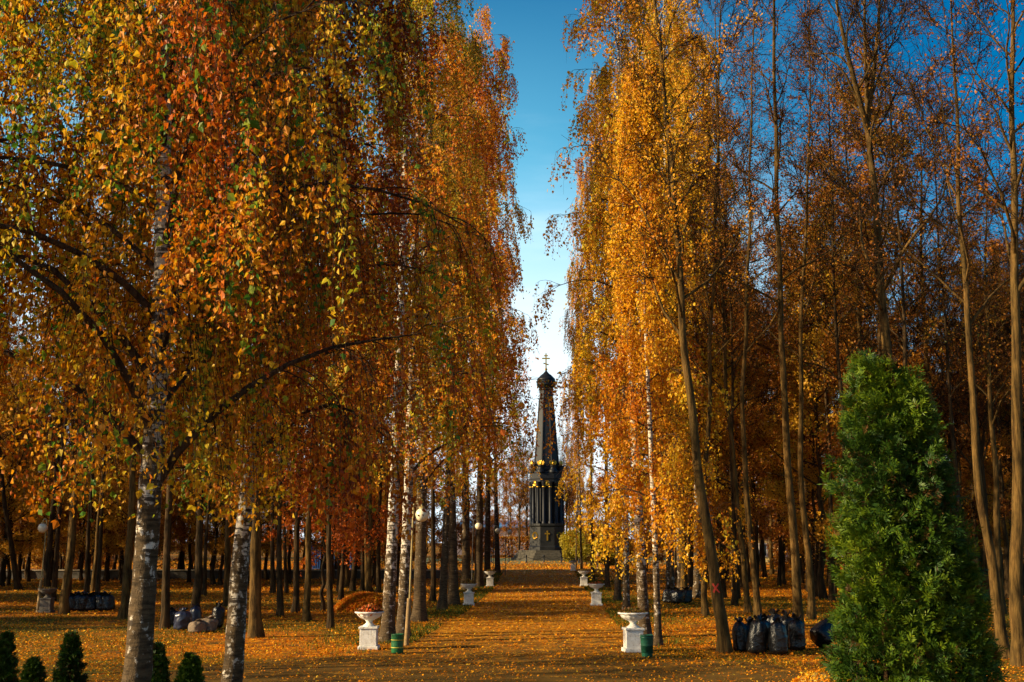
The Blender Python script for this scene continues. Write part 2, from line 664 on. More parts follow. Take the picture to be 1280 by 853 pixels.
def box(mb, c, s, rot=0.0):
    c = np.asarray(c, float)
    x, y, z = (np.asarray(s, float) / 2)
    V = np.array([[-x, -y, -z], [x, -y, -z], [x, y, -z], [-x, y, -z], [-x, -y, z], [x, -y, z], [x, y, z], [-x, y, z]])
    if rot:
        ca, sa = math.cos(rot), math.sin(rot)
        V = V @ np.array([[ca, sa, 0], [-sa, ca, 0], [0, 0, 1]])
    Q = [[0, 3, 2, 1], [4, 5, 6, 7], [0, 1, 5, 4], [1, 2, 6, 5], [2, 3, 7, 6], [3, 0, 4, 7]]
    return mb.add(V + c, Q)


def lathe(mb, prof, n=24, c=(0, 0, 0), phase=0.0, flute=None):
    prof = np.asarray(prof, float)
    an = np.arange(n) * 2 * math.pi / n + phase
    rad = prof[:, 0][:, None] * np.ones(n)[None]
    if flute is not None:
        rad = rad * (1 + flute(np.arange(len(prof)))[:, None] * np.cos(an * 12)[None])
    V = np.stack([rad * np.cos(an), rad * np.sin(an), np.repeat(prof[:, 1][:, None], n, 1)], -1) + np.asarray(c, float)
    idx = np.arange(len(prof) * n).reshape(len(prof), n)
    a, b = idx[:-1], np.roll(idx[:-1], -1, 1)
    cc, d = np.roll(idx[1:], -1, 1), idx[1:]
    return mb.add(V.reshape(-1, 3), np.stack([a, b, cc, d], -1).reshape(-1, 4))


def bevel(o, w=.01, seg=2):
    md = o.modifiers.new('bevel', 'BEVEL')
    md.width = w
    md.segments = seg
    md.limit_method = 'ANGLE'
    return o


# ------------------------------------------------------------------ setting
def sheet(name, poly, z, mat, label, cat):
    V = [(p[0], p[1], z) for p in poly]
    me = bpy.data.meshes.new(name)
    me.from_pydata(V, [], [list(range(len(V)))])
    me.materials.append(mat)
    o = link(name, me)
    return tag(o, label, cat, kind='structure')


sheet('ground', [(-900, -60), (900, -60), (900, 1600), (-900, 1600)], 0, M['ground'],
      'park ground strewn with fallen orange leaves', 'ground')

pl = [gp(x, y) for x, y in [(632, 711), (616, 738), (585, 764), (548, 786), (512, 806), (455, 819), (360, 824), (250, 832)]]
pr = [gp(x, y) for x, y in [(716, 711), (732, 738), (756, 764), (780, 792), (800, 816), (850, 824), (960, 829), (1010, 845)]]
lf = [np.array([-9.5, 21.0, 0]), np.array([-14, 16.0, 0]), np.array([-16, 3, 0])]
rf = [np.array([6.2, 21.5, 0]), np.array([5, 15, 0]), np.array([5, 3, 0])]
poly = pl + lf + rf[::-1] + pr[::-1]
path_poly = [(p[0], p[1]) for p in poly]
sheet('path', path_poly, .004, M['path'], 'broad asphalt walk littered with brown leaves', 'path')
PP = np.array(path_poly)
m_, n_, b_ = new_mat('short_lawn')
nz_ = noise(n_, .8, 6, .7, coords(n_))
rr_ = ramp(n_, [(.35, (.07, .075, .010)), (.6, (.15, .14, .016)), (.72, (.36, .16, .012))])
n_.links.new(nz_.outputs[0], rr_.inputs[0])
n_.links.new(rr_.outputs[0], b_.inputs['Base Color'])
b_.inputs['Roughness'].default_value = .9
sheet('lawn', [(-26, 158), (34, 158), (46, 212), (-34, 212)], .004, m_, 'yellowing lawn around the foot of the monument', 'lawn')


def in_path(xy):
    x, y = xy[:, 0], xy[:, 1]
    r = np.zeros(len(xy), bool)
    j = len(PP) - 1
    for i in range(len(PP)):
        xi, yi = PP[i]
        xj, yj = PP[j]
        c = ((yi > y) != (yj > y)) & (x < (xj - xi) * (y - yi) / (yj - yi + 1e-12) + xi)
        r ^= c
        j = i
    return r


# fallen leaves: nobody could count them
mb = MB()
for y0, y1, dens, sz in ((16, 30, 150, .055), (30, 46, 110, .062), (46, 75, 45, .085), (75, 125, 14, .13), (125, 178, 7, .18)):
    n_ = int((y1 - y0) * 1.12 * (y0 + y1) / 2 * dens)
    y = rng.uniform(y0, y1, n_)
    x = rng.uniform(-.56, .56, n_) * y
    xy = np.stack([x, y], 1)
    ip = in_path(xy)
    c = wob(np.stack([x, y, x * 0], 1), .9, 3) * .5 + wob(np.stack([x, y, x * 0], 1), 3, 4) * .5
    g = wob(np.stack([x, y, x * 0], 1), .16, 9)
    keep = rng.random(n_) < np.where(ip, .28 + .22 * c + .25 * (y > 42), .75 + .3 * c - .25 * (g > .25))
    x, y = x[keep], y[keep]
    pos = np.stack([x, y, rng.uniform(.008, .03, len(x))], 1)
    N = len(x)
    an = rng.uniform(0, 6.28, N)
    tilt = rng.normal(0, .38, N)
    d = np.stack([np.cos(an) * np.cos(tilt), np.sin(an) * np.cos(tilt), np.abs(np.sin(tilt))], 1)
    s = nrm(np.cross(d, np.array([0, 0, 1.]) + rng.normal(0, .35, (N, 3))))
    l = (sz * rng.uniform(.6, 1.3, N))[:, None]
    up_ = nrm(np.cross(s, d))
    mid = pos + d * l * .4 + up_ * l * .12
    V = np.stack([pos, mid + s * l * .36, pos + d * l, mid - s * l * .36], 1).reshape(-1, 3)
    V[:, 2] = np.maximum(V[:, 2], .006)
    hu = np.clip(rng.normal(.55, .25, N), 0, 1)
    mb.add(V, np.arange(N * 4).reshape(N, 4), hue=np.repeat(hu, 4))
tag(link('fallen_leaves', mb.mesh('fallen_leaves', M['leaf_ground'])), 'fallen orange and yellow leaves spread over the park ground', 'leaves', kind='stuff')

# grass on the open patches
mb = MB()
n_ = 60000
y = rng.uniform(22, 75, n_)
x = rng.uniform(-.52, .52, n_) * y
p3 = np.stack([x, y, x * 0], 1)
g = wob(p3, .16, 9) + wob(p3, .8, 5) * .4
k_ = (~in_path(p3[:, :2])) & (g > .25 + rng.normal(0, .15, n_))
x, y = x[k_], y[k_]
ev = []
for side in (pl[:5], pr[:5]):
    side = np.array(side)
    yy = rng.uniform(36, 118, 26000) ** 1.0
    xx = np.interp(yy, side[::-1, 1], side[::-1, 0])
    sg = -1 if side is pl else 1
    sgn = -1 if xx.mean() < 2 else 1
    off = np.abs(rng.normal(0, 1.3, len(yy)))
    kk = wob(np.stack([xx, yy, xx * 0], 1), .5, 12) + rng.normal(0, .5, len(yy)) > -.25
    ev.append(np.stack([xx + sgn * off, yy], 1)[kk])
ev = np.concatenate(ev)
x, y = np.concatenate([x, ev[:, 0]]), np.concatenate([y, ev[:, 1]])
N = len(x)
an = rng.uniform(0, 6.28, N)
h = rng.uniform(.06, .16, N)
b0 = np.stack([x, y, np.zeros(N)], 1)
sx = np.stack([np.cos(an), np.sin(an), np.zeros(N)], 1) * .012
tp = b0 + np.stack([rng.normal(0, .04, N), rng.normal(0, .04, N), h], 1)
mb.add(np.stack([b0 - sx, b0 + sx, tp], 1).reshape(-1, 3), None, np.arange(N * 3).reshape(N, 3), hue=np.repeat(rng.random(N), 3))
tag(link('grass', mb.mesh('grass', M['grass'])), 'thin short grass growing between the trees', 'grass', kind='stuff')

# ------------------------------------------------------------------ trees


def smooth_path(pts, k):
    pts = np.asarray(pts, float)
    t = np.linspace(0, 1, len(pts))
    tt = np.linspace(0, 1, k)
    o = np.stack([np.interp(tt, t, pts[:, i]) for i in range(3)], 1)
    for _ in range(3):
        o[1:-1] = (o[:-2] + 2 * o[1:-1] + o[2:]) / 4
    return o


def trunk_mesh(mb, P, r, ns=12, flare=.55, rough=.0):
    k = len(P)
    z = P[:, 2] - P[0, 2]
    r = np.asarray(r) * (1 + flare * np.exp(-z / .35))
    tubes(mb, P[None], r[None], ns)
    if rough:
        V = mb.v[-1]
        c = np.repeat(P, ns, 0)
        dlt = V - c
        nz = wob(V * np.array([1, 1, .6]), 9, 3) + .6 * wob(V, 22, 8)
        mb.v[-1] = c + dlt * (1 + rough * nz)[:, None]


def drooping_birch(name, path, r0, seed, leafmat, barkmat, label, group=None, z0=4.0, n1=30, len1=(2.4, 4.2), nsub=7, nstr=5,
                   strand=(.8, 2.2), step=.05, lsize=.06, zmin=3.2, hue0=.45, hue_amp=.2, k=26, ns=14, rough=.05, elev=(35, 65),
                   green=.09, cat='birch tree', top_taper=.55, clipx=None):
    """birch with hanging twigs; path in world space, first point on the ground"""
    global rng
    rng = np.random.default_rng(seed)
    base = np.array(path[0], float)
    P = smooth_path(np.array(path) - base, k)
    tt = np.linspace(0, 1, k)
    r = r0 * (1 - tt * .93)
    root = thing(name, label, cat, base, 0, group)
    mb = MB()
    trunk_mesh(mb, P, r, ns, .5, rough)
    H = P[-1, 2]
    # limbs
    zz = z0 + (H - z0 - .4) * (np.arange(n1) / n1) ** .9
    az = np.arange(n1) * 2.399 + rng.normal(0, .3, n1)
    zt = P[:, 2]
    S = np.stack([np.interp(zz, zt, P[:, i]) for i in range(3)], 1)
    hh = (zz - z0) / (H - z0)
    el = np.radians(rng.uniform(elev[0], elev[1], n1))
    L = (len1[1] + (len1[0] - len1[1]) * hh) * rng.uniform(.75, 1.15, n1) * (1 - top_taper * hh)
    D = np.stack([np.cos(az) * np.cos(el), np.sin(az) * np.cos(el), np.sin(el)], 1)
    if clipx is not None:
        reach = np.maximum(clipx - (S[:, 0] + base[0]), .5) / np.maximum(D[:, 0], .05)
        L = np.minimum(L, reach)
    P1 = grow(S, D, L, 8, (0, 0, -.20), .09)
    rb = np.interp(zz, zt, r)
    R1 = np.minimum(rb * .45, .010 + .012 * L)[:, None] * (1 - np.linspace(0, .85, 8))[None]
    mt = MB()
    tubes(mt, P1, R1, 6)
    # side branches
    i1 = np.repeat(np.arange(n1), nsub)
    t1 = rng.uniform(.08, 1, len(i1))
    S2, D2 = at_t(P1[i1], t1)
    D2 = nrm(D2 * np.array([1, 1, .4]) + rng.normal(0, .55, D2.shape) + np.array([0, 0, .15]))
    L2 = rng.uniform(.35, 1.0, len(i1)) * (.35 + .25 * L[i1])
    P2 = grow(S2, D2, L2, 6, (0, 0, -.28), .12)
    if clipx is not None:
        ok_ = P2[:, :, 0].max(1) + base[0] < clipx + .9
        P2, i1 = P2[ok_], i1[ok_]
    tubes(mt, P2, (np.full(len(i1), .009)[:, None] * np.linspace(1, .4, 6)[None]), 4)
    # hanging twigs
    i2 = np.repeat(np.arange(len(i1)), nstr)
    t2 = rng.uniform(.3, 1, len(i2))
    S3, D3 = at_t(P2[i2], t2)
    L3 = rng.uniform(strand[0], strand[1], len(i2))
    room = np.maximum(S3[:, 2] + base[2] - zmin - rng.exponential(.35, len(i2)) * 0, .25)
    L3 = np.minimum(L3, room * rng.uniform(.75, 1.1, len(i2)))
    P3 = grow(S3, D3 * .35 + np.array([0, 0, -1.0]) + rng.normal(0, .18, D3.shape), L3, 6, (0, 0, -.25), .07)
    tubes(mt, P3, np.full(len(i2), .004)[:, None] * np.linspace(1, .5, 6)[None], 3)
    link('trunk', mb.mesh('trunk', barkmat, True), root)
    link('branchwork', mt.mesh('branchwork', M['birch_twig']), root)
    # leaves
    cnt = np.maximum((L3 / step).astype(int), 3)
    i3 = np.repeat(np.arange(len(i2)), cnt)
    t3 = rng.uniform(.02, 1, len(i3))
    X, _ = at_t(P3[i3], t3)
    X = X + rng.normal(0, .035, X.shape) * (lsize / .06)
    hs_ = hue0 + hue_amp * wob(S3 + base, .8, seed) + rng.normal(0, .10, len(i2))
    hl = hs_[i3] + rng.normal(0, .12, len(i3))
    gs = rng.random(len(i2)) < green
    hl = np.where(gs[i3], rng.uniform(.84, 1, len(i3)), hl)
    big = np.where(gs[i3], 1.22, 1.0)
    ml = MB()
    leaves(ml, X, lsize * big * np.clip(rng.lognormal(-.12, .32, len(X)), .4, 1.7), hl, .55)
    link('crown', ml.mesh('crown', leafmat), root)
    return root


def bare_tree(name, path, r0, seed, label, group=None, z0=8.0, n1=24, len1=(1.8, 4.6), nsub=8, ntw=8, leafn=1.2, lsize=.07,
              leafmat=None, barkmat=None, forks=(), k=34, ns=14, hue0=.4, cat='tree', elev=(30, 62), rough=.06, pull=.05, leafz=1.0, tw=(.35, 1.1)):
    global rng
    rng = np.random.default_rng(seed)
    base = np.array(path[0], float)
    P = smooth_path(np.array(path) - base, k)
    P[1:-1, :2] += .05 * np.stack([wob(P[1:-1], .9, seed), wob(P[1:-1], .9, seed + 7)], 1)
    tt = np.linspace(0, 1, k)
    r = r0 * (1 - tt * .9)
    root = thing(name, label, cat, base, 0, group)
    mb = MB()
    trunk_mesh(mb, P, r, ns, .45, rough)
    H = P[-1, 2]
    zt = P[:, 2]
    S_all, D_all, L_all, rb_all = [], [], [], []
    mains = [(P, r)]
    for fk in forks:
        fp = smooth_path(np.array(fk[0]) - base, 12)
        fr = fk[1] * (1 - np.linspace(0, .85, 12))
        tubes(mb, fp[None], fr[None], 8)
        mains.append((fp, fr))
    for q, (mp, mr) in enumerate(mains):
        n_ = n1 if q == 0 else max(6, n1 // 2)
        za = max(z0, mp[0, 2] + .5)
        zz = za + (mp[-1, 2] - za - .2) * (np.arange(n_) + .3) / n_
        az = np.arange(n_) * 2.399 + rng.uniform(0, 6) + rng.normal(0, .3, n_)
        hh = (zz - za) / max(mp[-1, 2] - za, .1)
        el = np.radians(rng.uniform(elev[0], elev[1], n_) + 8 * hh)
        S_all.append(np.stack([np.interp(zz, mp[:, 2], mp[:, i]) for i in range(3)], 1))
        D_all.append(np.stack([np.cos(az) * np.cos(el), np.sin(az) * np.cos(el), np.sin(el)], 1))
        L_all.append((len1[1] + (len1[0] - len1[1]) * hh) * rng.uniform(.6, 1.15, n_) * (1 if q == 0 else .7))
        rb_all.append(np.interp(zz, mp[:, 2], mr))
    S, D, L, rb = (np.concatenate(a) for a in (S_all, D_all, L_all, rb_all))
    P1 = grow(S, D, L, 8, (0, 0, pull), .13)
    R1 = np.minimum(rb * .5, .012 + .013 * L)[:, None] * np.linspace(1, .22, 8)[None]
    tubes(mb, P1, R1, 6)
    i1 = np.repeat(np.arange(len(S)), nsub)
    S2, D2 = at_t(P1[i1], rng.uniform(.2, 1, len(i1)))
    D2 = nrm(D2 + rng.normal(0, .5, D2.shape))
    L2 = rng.uniform(.3, .75, len(i1)) * L[i1] * .55
    P2 = grow(S2, D2, L2, 6, (0, 0, pull), .17)
    mt = MB()
    tubes(mt, P2, (.009 + .005 * L2)[:, None] * np.linspace(1, .4, 6)[None], 4)
    i2 = np.repeat(np.arange(len(i1)), ntw)
    S3, D3 = at_t(P2[i2], rng.uniform(.15, 1, len(i2)))
    P3 = grow(S3, nrm(D3 + rng.normal(0, .55, D3.shape)), rng.uniform(*tw, len(i2)), 5, (0, 0, .04), .2)
    tubes(mt, P3, np.full(len(i2), .008)[:, None] * np.linspace(1, .5, 5)[None], 3)
    link('trunk', mb.mesh('trunk', barkmat or M['bark'], True), root)
    link('branchwork', mt.mesh('branchwork', M['twig']), root)
    if leafn > 0:
        cnt = rng.poisson(leafn * np.clip(1.6 - 1.3 * (S3[:, 2] - z0) / max(H - z0, 1), .15, 1.6) ** leafz)
        i3 = np.repeat(np.arange(len(i2)), cnt)
        X, _ = at_t(P3[i3], rng.uniform(.1, 1, len(i3)))
        X = X + rng.normal(0, .05, X.shape)
        hl = hue0 + .2 * wob(X + base, .6, seed) + rng.normal(0, .14, len(X))
        ml = MB()
        leaves(ml, X, lsize * rng.uniform(.6, 1.3, len(X)), hl, .25)
        link('crown', ml.mesh('crown', leafmat or M['leaf_brown']), root)
    return root


def leafy_tree(name, base, H, r0, seed, leafmat, label, group=None, z0=3.0, n1=34, len1=(1.2, 3.6), nsub=8, ntw=5, leafn=12, lsize=.12,
               barkmat=None, hue0=.5, lean=(0, 0), cat='tree', elev=(10, 50), spread=.12):
    global rng
    rng = np.random.default_rng(seed)
    path = [(base[0], base[1], 0), (base[0] + lean[0] * .4, base[1] + lean[1] * .4, H * .45), (base[0] + lean[0], base[1] + lean[1], H)]
    base = np.array(path[0], float)
    P = smooth_path(np.array(path) - base, 18)
    P[1:-1, :2] += rng.normal(0, .07, (16, 2))
    r = r0 * (1 - np.linspace(0, .92, 18))
    root = thing(name, label, cat, base, 0, group)
    mb = MB()
    trunk_mesh(mb, P, r, 9, .45, .03)
    zz = z0 + (H - z0 - .3) * (np.arange(n1) / n1)
    az = np.arange(n1) * 2.399 + rng.normal(0, .35, n1)
    hh = (zz - z0) / (H - z0)
    el = np.radians(rng.uniform(elev[0], elev[1], n1) + 15 * hh)
    S = np.stack([np.interp(zz, P[:, 2], P[:, i]) for i in range(3)], 1)
    D = np.stack([np.cos(az) * np.cos(el), np.sin(az) * np.cos(el), np.sin(el)], 1)
    L = (len1[0] + (len1[1] - len1[0]) * np.sin(np.pi * np.clip(.22 + .74 * hh, 0, 1))) * rng.uniform(.6, 1.2, n1)
    P1 = grow(S, D, L, 7, (0, 0, .0), .14)
    tubes(mb, P1, np.minimum(np.interp(zz, P[:, 2], r) * .5, .01 + .012 * L)[:, None] * np.linspace(1, .25, 7)[None], 5)
    i1 = np.repeat(np.arange(n1), nsub)
    S2, D2 = at_t(P1[i1], rng.uniform(.25, 1, len(i1)))
    P2 = grow(S2, nrm(D2 + rng.normal(0, .6, D2.shape)), rng.uniform(.25, .6, len(i1)) * L[i1] * .6, 5, (0, 0, 0), .2)
    mt = MB()
    tubes(mt, P2, np.full(len(i1), .011)[:, None] * np.linspace(1, .4, 5)[None], 3)
    i2 = np.repeat(np.arange(len(i1)), ntw)
    S3, D3 = at_t(P2[i2], rng.uniform(.2, 1, len(i2)))
    P3 = grow(S3, nrm(D3 + rng.normal(0, .7, D3.shape)), rng.uniform(.3, .8, len(i2)), 4, (0, 0, -.03), .2)
    tubes(mt, P3, np.full(len(i2), .006)[:, None] * np.linspace(1, .5, 4)[None], 3)
    link('trunk', mb.mesh('trunk', barkmat or M['bark_dark'], True), root)
    link('branchwork', mt.mesh('branchwork', M['twig']), root)
    cnt = rng.poisson(leafn, len(i2))
    i3 = np.repeat(np.arange(len(i2)), cnt)
    X, _ = at_t(P3[i3], rng.uniform(.05, 1, len(i3)))
    X = X + rng.normal(0, spread, X.shape)
    hs_ = hue0 + .18 * wob(S3 + base, .7, seed) + rng.normal(0, .08, len(i2))
    ml = MB()
    leaves(ml, X, lsize * rng.uniform(.6, 1.25, len(X)), hs_[i3] + rng.normal(0, .1, len(X)), .35)
    link('crown', ml.mesh('crown', leafmat), root)
    return root


def vpath(pix, Y, dz=None):
    """trunk line from photo pixels at distance Y; first point is set on the ground"""
    out = [ap(x, y, Y) for x, y in pix]
    out[0][2] = 0.0
    return out


def ground_Y(py):
    return gp(640, py)[1]


# --- two old weeping birches in front
pA = [(-4.28, 13.2, 0)] + [tuple(ap(x, y, 13.2)) for x, y in [(172, 853), (186, 640), (200, 430), (206, 200), (205, 0)]] + [(-3.9, 13.4, 11.5), (-3.8, 13.4, 14.5)]
drooping_birch('birch_tree', pA, .168, 21, M['leaf_rust'], M['birch_old'],
               'nearest thick weeping birch with dark cracked white bark and a hanging rust orange crown',
               'weeping birches in front', z0=3.5, n1=46, len1=(2.6, 4.2), nsub=12, nstr=7, lsize=.062, zmin=3.25, top_taper=.3, clipx=-1.0, hue0=.50, hue_amp=.34, k=60, ns=20, rough=.05)
pB = [(-4.25, 18.0, 0)] + [tuple(ap(x, y, 18)) for x, y in [(291, 853), (300, 700), (312, 590), (333, 450), (352, 300), (362, 100), (365, -60)]] + [(-3.2, 18.2, 15.5)]
drooping_birch('birch_tree', pB, .165, 22, M['leaf_rust'], M['birch'],
               'leaning white birch with black patches, second nearest tree, hung with rust and yellow leaves',
               'weeping birches in front', z0=4.0, n1=50, len1=(2.6, 4.2), nsub=12, nstr=7, lsize=.068, zmin=3.1, top_taper=.45, clipx=-1.15, hue0=.52, hue_amp=.3, k=60, ns=18, rough=.04, green=.1)
pC = [(-8.3, 14.5, 0), (-8.2, 14.5, 4), (-7.9, 14.6, 9), (-7.8, 14.6, 13)]
drooping_birch('birch_tree', pC, .17, 23, M['leaf_gold'], M['birch_dark'],
               'yellow weeping birch whose hanging leaves fill the left edge, its trunk out of sight',
               'weeping birches in front', z0=4.2, n1=38, len1=(2.4, 4.2), nsub=12, nstr=7, lsize=.062, zmin=3.9, top_taper=.3, hue0=.40, k=40, green=.05)

# --- birches lining the walk, left side
LA = [  # px of base, py of base, px higher up at photo y = 430
    (484, 803, 500, 'white birch right behind the left front urn, left one of a close pair', M['birch'], .20),
    (503, 797, 516, 'white birch right of its twin, just behind the lamp post and the green bin', M['birch'], .19),
    (524, 777, 530, 'dark barked birch with a flared foot behind the lamp post', M['birch_dark'], .24)]
drp = []
for i, (px, py, pxt, lab, bm, r0) in enumerate(LA):
    Y = ground_Y(py)
    hue = (.56, .62, .55)[i]
    p = [tuple(gp(px, py)), tuple(ap((px + pxt) / 2, 640, Y)), tuple(ap(pxt, 430, Y)), tuple(ap(pxt + 8, 150, Y + .2)), tuple(ap(pxt + 10, -60, Y + .3))]
    p.append((p[-1][0], p[-1][1], p[-1][2] + 5))
    drooping_birch('birch_tree', p, r0, 31 + i, M['leaf_rust'] if i == 0 else M['leaf_olive'], bm, lab, 'birches lining the walk', z0=5.0, n1=46, len1=(2.0, 3.9), nsub=9, nstr=5, top_taper=.2,
                   strand=(.5, 1.7), step=.06, lsize=.085, zmin=3.3, clipx=-.35, hue0=hue if i == 0 else .45, k=40, ns=12, rough=.04, green=.08)

# two birch kinds to copy along the walk
protoL = drooping_birch('birch_tree', [(0, 0, 0), (.1, 0, 6), (.2, .1, 13), (.1, 0, 24.5)], .19, 41, M['leaf_gold'], M['birch_dark'],
                        'x', 'birches lining the walk', z0=5.5, n1=48, len1=(1.6, 3.4), nsub=8, nstr=5, top_taper=.35, strand=(.5, 1.6), step=.07,
                        lsize=.10, zmin=4.2, hue0=.20, k=30, ns=10)
protoR = drooping_birch('birch_tree', [(0, 0, 0), (-.15, 0, 6), (-.3, .1, 15), (-.4, 0, 25)], .18, 42, M['leaf_gold'], M['birch'],
                        'x', 'birches lining the walk', z0=3.7, n1=56, len1=(1.8, 3.5), nsub=9, nstr=5, top_taper=.25, strand=(.5, 1.5), step=.07,
                        lsize=.095, zmin=2.6, hue0=.45, k=30, ns=10)
protoS = drooping_birch('birch_tree', [(0, 0, 0), (-.1, 0, 6), (-.2, .1, 15), (-.2, 0, 25)], .165, 43, M['leaf_gold'], M['birch_dark'],
                        'x', 'birches lining the walk', z0=8.5, n1=46, len1=(1.5, 3.0), nsub=8, nstr=5, strand=(.5, 1.5), step=.07,
                        lsize=.095, zmin=6.8, top_taper=.25, hue0=.40, k=30, ns=10)
first = {}


def put(proto, px, py, rz, sc, label, lean=(0, 0)):
    g_ = gp(px, py)
    if proto not in first:
        first[proto] = 1
        proto.location = g_
        proto.rotation_euler = (lean[0], lean[1], rz)
        proto.scale = sc if isinstance(sc, tuple) else (sc, sc, sc)
        proto['label'] = label
        return proto
    return dup(proto, g_, (lean[0], lean[1], rz), sc, label)


for px, py, rz, sc, lab, lean in [
        (553, 763, 0.4, .96, 'dark birch trunk left of the walk, third behind the lamp post', (0, .02)),
        (567, 757, 2.0, (1.3, 1.3, 1.15), 'leaning sunlit birch beside the second urn on the left of the walk', (0, .05)),
        (583, 737, 3.7, (1.5, 1.5, 1.5), 'dark birch straight behind the second urn on the left of the walk', (0, 0)),
        (598, 735, 5.1, (1.4, 1.4, 1.6), 'dark birch behind the second round lamp on the left of the walk', (0, .02)),
        (609, 724, 1.1, (1.35, 1.35, 1.6), 'slim dark birch beside the third urn on the left of the walk', (0, 0)),
        (622, 717, 2.7, 1.3, 'last slim birch of the left row, close to the thin lamp pole', (0, .01))]:
    put(protoL, px, py, rz, sc, lab, lean)
for px, py, rz, sc, lab, lean in [
        (806, 797, 0.0, 1.0, 'big golden birch with peeling white bark behind the right front urn', (0, -.01)),
        (783, 768, 1.9, (.82, .82, .98), 'golden birch with dark mottled trunk, second along the right of the walk', (0, 0)),
        (838, 751, 2.2, (1.25, 1.25, 1.35), 'golden birch deeper in the right wood, behind the thin bright birch', (0, 0)),
        (852, 741, 0.4, (1.25, 1.25, 1.45), 'golden birch in the shade above the black bags deep in the right wood', (0, 0)),
        (872, 748, 3.3, (1.2, 1.2, 1.3), 'golden crowned birch just left of the thin dark linden', (0, 0)),
        (893, 733, 5.3, (1.25, 1.25, 1.5), 'golden crowned birch far behind the tree with the red cross', (0, 0)),
        ]:
    put(protoR, px, py, rz, sc, lab, lean)

for px, py, rz, sc, lab, lean in [
        (772, 752, 3.1, 1.0, 'golden birch in the right row, just past the mottled trunk', (0, -.01)),
        (759, 735, 4.2, (.95, .95, 1.3), 'golden birch standing behind the second urn on the right of the walk', (0, 0)),
        (741, 725, 5.0, (.85, .85, 1.4), 'dark trunked birch beside the third urn on the right of the walk', (0, -.01)),
        (727, 716, 0.9, (.7, .7, 1.2), 'slim sunlit birch beside the farthest urn, right of the monument', (0, -.015)),
        (720, 711, 2.5, (.5, .5, 1.05), 'slimmest birch of the right row, nearest to the monument', (0, -.02))]:
    put(protoS, px, py, rz, sc, lab, lean)

# the small yellow birch in front of the right row
Y = ground_Y(808)
p = [tuple(gp(823, 808)), tuple(ap(819, 680, Y)), tuple(ap(808, 430, Y)), tuple(ap(800, 200, Y)), tuple(ap(798, 60, Y))]
drooping_birch('birch_tree', p, .105, 51, M['leaf_gold'], M['birch'], 'thin bright birch with yellow leaves hanging low to the right of the urn',
               'birches lining the walk', z0=2.9, n1=64, len1=(1.0, 2.3), nsub=9, nstr=5, strand=(.4, 1.3), step=.055, lsize=.09, zmin=1.7,
               hue0=.62, k=30, ns=10, elev=(15, 50), green=.0)

# --- lindens on the right
G_R = 'tall lindens in the right wood'


def lin(pix, Y, r0, seed, label, **kw):
    p = vpath(pix, Y)
    p0 = gp(pix[0][0], pix[0][1])
    p[0] = np.array([p[0][0], Y, 0.0])
    return bare_tree('linden_tree', p, r0, seed, label, G_R, **kw)


YX = ground_Y(816)
xtree = lin([(906, 816), (896, 742), (880, 640), (868, 560), (856, 430), (850, 330), (840, 200), (824, 50), (812, -60), (806, -160)], YX, .17, 61,
            'smooth leaning linden marked with a red painted cross', z0=8.5, n1=26, leafn=4.5, lsize=.085, hue0=.45, leafmat=M['leaf_gold'], len1=(1.6, 4.0))
lin([(998, 782), (990, 640), (979, 480), (973, 300), (968, 100), (966, -60), (966, -150)], ground_Y(782), .165, 62,
    'straight sunlit linden rising behind the row of black bags', z0=11.5, n1=20, leafn=3.2, lsize=.085, hue0=.5, leafz=.6)
lin([(1128, 800), (1118, 600), (1108, 430), (1098, 300), (1085, 165), (1080, 60), (1078, -80)], ground_Y(800), .215, 63,
    'big forked linden standing behind the green thuja', z0=10, n1=20, leafn=1.2,
    forks=[([tuple(ap(1085, 165, ground_Y(800))), tuple(ap(1062, 80, 37)), tuple(ap(1044, 0, 37)), tuple(ap(1036, -80, 37))], .11),
           ([tuple(ap(1085, 150, ground_Y(800))), tuple(ap(1096, 60, 37)), tuple(ap(1104, -70, 37.5))], .10)])
lin([(1276, 833), (1272, 600), (1270, 400), (1269, 200), (1264, 0), (1262, -120)], ground_Y(833), .175, 64,
    'sunlit linden trunk at the right edge beyond the thuja', z0=9, n1=20, leafn=3.2, lsize=.085, hue0=.5, leafz=.6)
lin([(1258, 824), (1240, 720), (1224, 620), (1214, 450), (1200, 250), (1192, 100), (1186, -60)], ground_Y(824), .15, 65,
    'leaning linden just right of the green thuja', z0=8.5, n1=18, leafn=1.2, hue0=.3)
lin([(948, 776), (938, 660), (928, 560), (930, 430), (938, 250), (940, 100), (944, -50)], ground_Y(776), .135, 66,
    'dark linden just left of the row of black bags', z0=10, n1=18, leafn=3.2, lsize=.085, hue0=.5, leafz=.6)
lin([(1014, 774), (1006, 660), (1000, 520), (1004, 350), (1012, 150), (1012, -50)], ground_Y(774), .145, 67,
    'dark linden between the black bags and the thuja', z0=10, n1=18, leafn=3.2, lsize=.085, hue0=.5, leafz=.6)
lin([(882, 770), (880, 640), (888, 430), (896, 250), (900, 50), (902, -50)], ground_Y(770), .125, 68,
    'thin dark linden left of the tree with the red cross', z0=9, n1=18, leafn=2.0, hue0=.55)
lin([(936, 766), (925, 660), (908, 500), (900, 300), (896, 100), (894, -20)], ground_Y(766), .13, 69,
    'second dark linden left of the row of black bags', z0=9, n1=18, leafn=3.2, lsize=.085, hue0=.5, leafz=.6)

